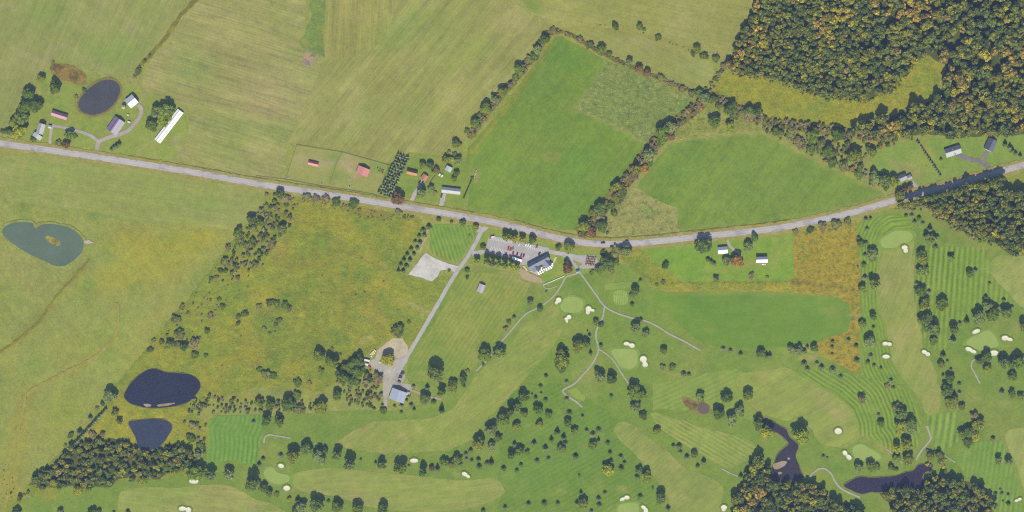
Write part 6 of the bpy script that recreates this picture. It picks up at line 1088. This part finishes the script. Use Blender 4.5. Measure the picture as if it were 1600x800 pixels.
for x, y, r, h, c, lb, gp in SCRUB[:keep]: add_tree(x, y, r, h, 's', lb, gp, None, c)
sv, sf, sc_, sn_ = [], [], [], 0
for x, y, r, h, c, lb, gp in SCRUB[keep:]:
    v_, f_ = BUSH[rs.randint(6)]; q = P(x, y); ch = min(h*.88, 2.4*r)
    w_ = v_*np.array((r, r, ch*.5))+np.array((q.x, q.y, h-ch*.52)); sv.append(w_); sf += [tuple(int(k)+sn_ for k in z) for z in f_]; sn_ += len(w_)
    sc_.append(np.tile(np.append(np.array(T(*c))*K_LEAF, 1), (len(w_), 1)))
me = bpy.data.meshes.new('scrub'); me.from_pydata(np.vstack(sv).tolist(), [], sf)
at = me.attributes.new('leafcol', 'FLOAT_COLOR', 'POINT'); at.data.foreach_set('color', np.vstack(sc_).astype(np.float32).ravel())
tag(obj('scrub', me, m_leafA), 'small bushes scattered through the thickets and meadows', None, None, 'stuff')

# ------------------------------------------------------------------ woodland: 300 crowns as trees, the rest as one mass
WR = np.random.RandomState(5)
WPAL = [((106, 115, 80), 30), ((94, 107, 80), 24), ((118, 121, 78), 22), ((130, 129, 76), 12), ((148, 142, 76), 3), ((132, 122, 88), 4)]
wp_ = np.array([w for _, w in WPAL], float); wp_ /= wp_.sum()
CL = [(WR.uniform(1150, 1660), WR.uniform(-40, 210), WR.uniform(14, 30)) for _ in range(17)]+[(1162, 85, 22), (1180, 60, 20), (1490, 128, 22), (1430, 15, 26), (1320, 15, 20), (1500, 165, 16), (1175, 770, 14)]
TREES = []
def wood(poly, name, label, spacing=9.4, r=(3.8, 9.0), h=(8, 17), skip=.08, warm=1.0, con=0.0, pal=None):
    p = np.array(poly); x0, y0 = p.min(0); x1, y1 = p.max(0); k = 0
    yy = y0
    while yy < y1:
        xx = x0+(spacing/2 if k % 2 else 0)
        while xx < x1:
            x, y = xx+WR.uniform(-.42, .42)*spacing, yy+WR.uniform(-.42, .42)*spacing
            if inside(poly, [x], [y])[0] and WR.rand() > skip:
                hot = any((x-a)**2+(y-b)**2 < c*c for a, b, c in CL)
                c = WPAL[WR.choice(len(WPAL), p=wp_)][0]
                if hot and WR.rand() < .6*warm: c = [(160, 136, 86), (154, 144, 76), (142, 128, 84)][WR.randint(3)]
                kind = 'b'
                if WR.rand() < con: kind = 'c'; c = (70, 92, 66)
                u_ = WR.rand(); TREES.append((x, y, (r[0]+(r[1]-r[0])*u_)*S, h[0]+(h[1]-h[0])*min(1, max(0, u_*.7+WR.uniform(-.1, .4))), c, kind, name, label))
            xx += spacing
        yy += spacing*.87; k += 1
WL = [q for q in W1 if q[0] < 1345]; cut_n, cut_s = (1345, -50), (1345, 155.5)
wood([q for q in W1[:W1.index((1300, 154))+1]]+[cut_s, cut_n], 'north wood', 'tree in the big upper right wood', 7.8, (3.8, 7.0), (9, 13.5), .03)
wood([cut_s]+W1[W1.index((1360, 156)):]+[cut_n], 'north wood', 'tree in the big upper right wood', 9.6, (4.0, 9.2), (8, 18), .13)
wood(W2, 'roadside wood', 'tree in the roadside wood below the bend', warm=0, h=(11, 18))
wood(W3, 'creek wood', 'tree in the bottom wood by the creek pond', 9.4, (4, 8.5), (8, 15))
wood(W4, 'pond wood', 'tree in the wood below the long pond', 9.2, (4, 8), (7, 14))
wood(W5, 'corner wood', 'tree in the dark wood below the conifer row', 7.6, (2.4, 6.4), (3, 9), skip=.12, warm=0, con=.12)
cr_ = np.array(densify(catmull(ROAD, 6, False), 1.0, 0, False)); t_ = np.gradient(cr_, axis=0); t_ /= np.hypot(t_[:, 0], t_[:, 1])[:, None]
last = 1394.0
for (x, y), (tx, ty) in zip(cr_, t_):
    if last < x < 1562 and x-last > 6.0:
        last = x+WR.uniform(-1, 1)
        TREES.append((x-ty*11, y+tx*11, WR.uniform(4.5, 6.5)*S, WR.uniform(12.5, 16.5), WPAL[WR.randint(4)][0], 'b', 'roadside wood', 'tree in the roadside wood below the bend'))
WB = {}
for t_ in TREES:
    b_ = WB.setdefault(t_[6], [1e9, 1e9, -1e9, -1e9]); b_[0] = min(b_[0], t_[0]); b_[1] = min(b_[1], t_[1]); b_[2] = max(b_[2], t_[0]); b_[3] = max(b_[3], t_[1])
order = np.argsort([-t[2]*(1.0 if 0 <= t[0] <= 1600 and 0 <= t[1] <= 800 else .1) for t in TREES])
solo = set(order[:300].tolist()); V, F, C, tv, tf = [], [], [], [], []
nv = 0
for i, (x, y, r, h, c, kind, nm, lb) in enumerate(TREES):
    if i in solo:
        o = plant(x, y, r, h, kind, ME_W if kind == 'b' else None, c, 'woodland_tree')
        word = {(160, 136, 86): 'orange crowned', (148, 142, 76): 'yellow crowned', (154, 144, 76): 'yellow crowned', (132, 122, 88): 'brown crowned', (142, 128, 84): 'brown crowned'}.get(c, 'dark conical' if kind == 'c' else 'green crowned')
        bx = WB[nm]; u, w_ = (x-bx[0])/(bx[2]-bx[0]), (y-bx[1])/(bx[3]-bx[1])
        part_ = ['upper', 'middle', 'lower'][min(2, int(w_*3))]+' '+['far left', 'left', 'centre', 'right', 'far right'][min(4, int(u*5))]
        tag(o, f'{word} {lb}, {part_} part', 'tree', 'trees of the '+nm); continue
    v, f = (WOOD if kind == 'b' else CON)[WR.randint(8 if kind == 'b' else 4)]
    a = WR.uniform(0, 6.28); ca, sa = math.cos(a), math.sin(a); q = P(x, y)
    if kind == 'b': ch = min(h*.88, 2.4*r); w = v*np.array((r, r, ch*.5))+np.array((0, 0, h-ch*.52))
    else: w = v*np.array((r, r, h*.95))+np.array((0, 0, .06*h))
    w = np.column_stack([w[:, 0]*ca-w[:, 1]*sa+q.x, w[:, 0]*sa+w[:, 1]*ca+q.y, w[:, 2]])
    V.append(w); F += [tuple(int(k)+nv for k in z) for z in f]; nv += len(w)
    C.append(np.tile(np.append(np.array(T(*c))*K_LEAF*WR.uniform(.8, 1.2), 1), (len(w), 1)))
me = bpy.data.meshes.new('woodland_canopy'); me.from_pydata(np.vstack(V).tolist(), [], F)
at = me.attributes.new('leafcol', 'FLOAT_COLOR', 'POINT'); at.data.foreach_set('color', np.vstack(C).astype(np.float32).ravel())
tag(obj('woodland_canopy', me, m_leafA), 'massed green and autumn-coloured crowns filling the woods', None, None, 'stuff')

# ------------------------------------------------------------------ the air
if HAZE_DENSITY:
    bm = bmesh.new(); box(bm, -3600, 3600, -3400, 3400, -1.0, CAM_H+40)
    hm = bpy.data.materials.new('air'); hm.use_nodes = True; nt = hm.node_tree
    for n_ in list(nt.nodes): nt.nodes.remove(n_)
    ou = nt.nodes.new('ShaderNodeOutputMaterial'); pv = nt.nodes.new('ShaderNodeVolumePrincipled')
    pv.inputs['Color'].default_value = (*HAZE_COL, 1); pv.inputs['Density'].default_value = HAZE_DENSITY; pv.inputs['Anisotropy'].default_value = 0.0
    nt.links.new(pv.outputs[0], ou.inputs['Volume'])
    tag(obj('haze', done(bm, 'haze', hm)), None, None, None, 'stuff')
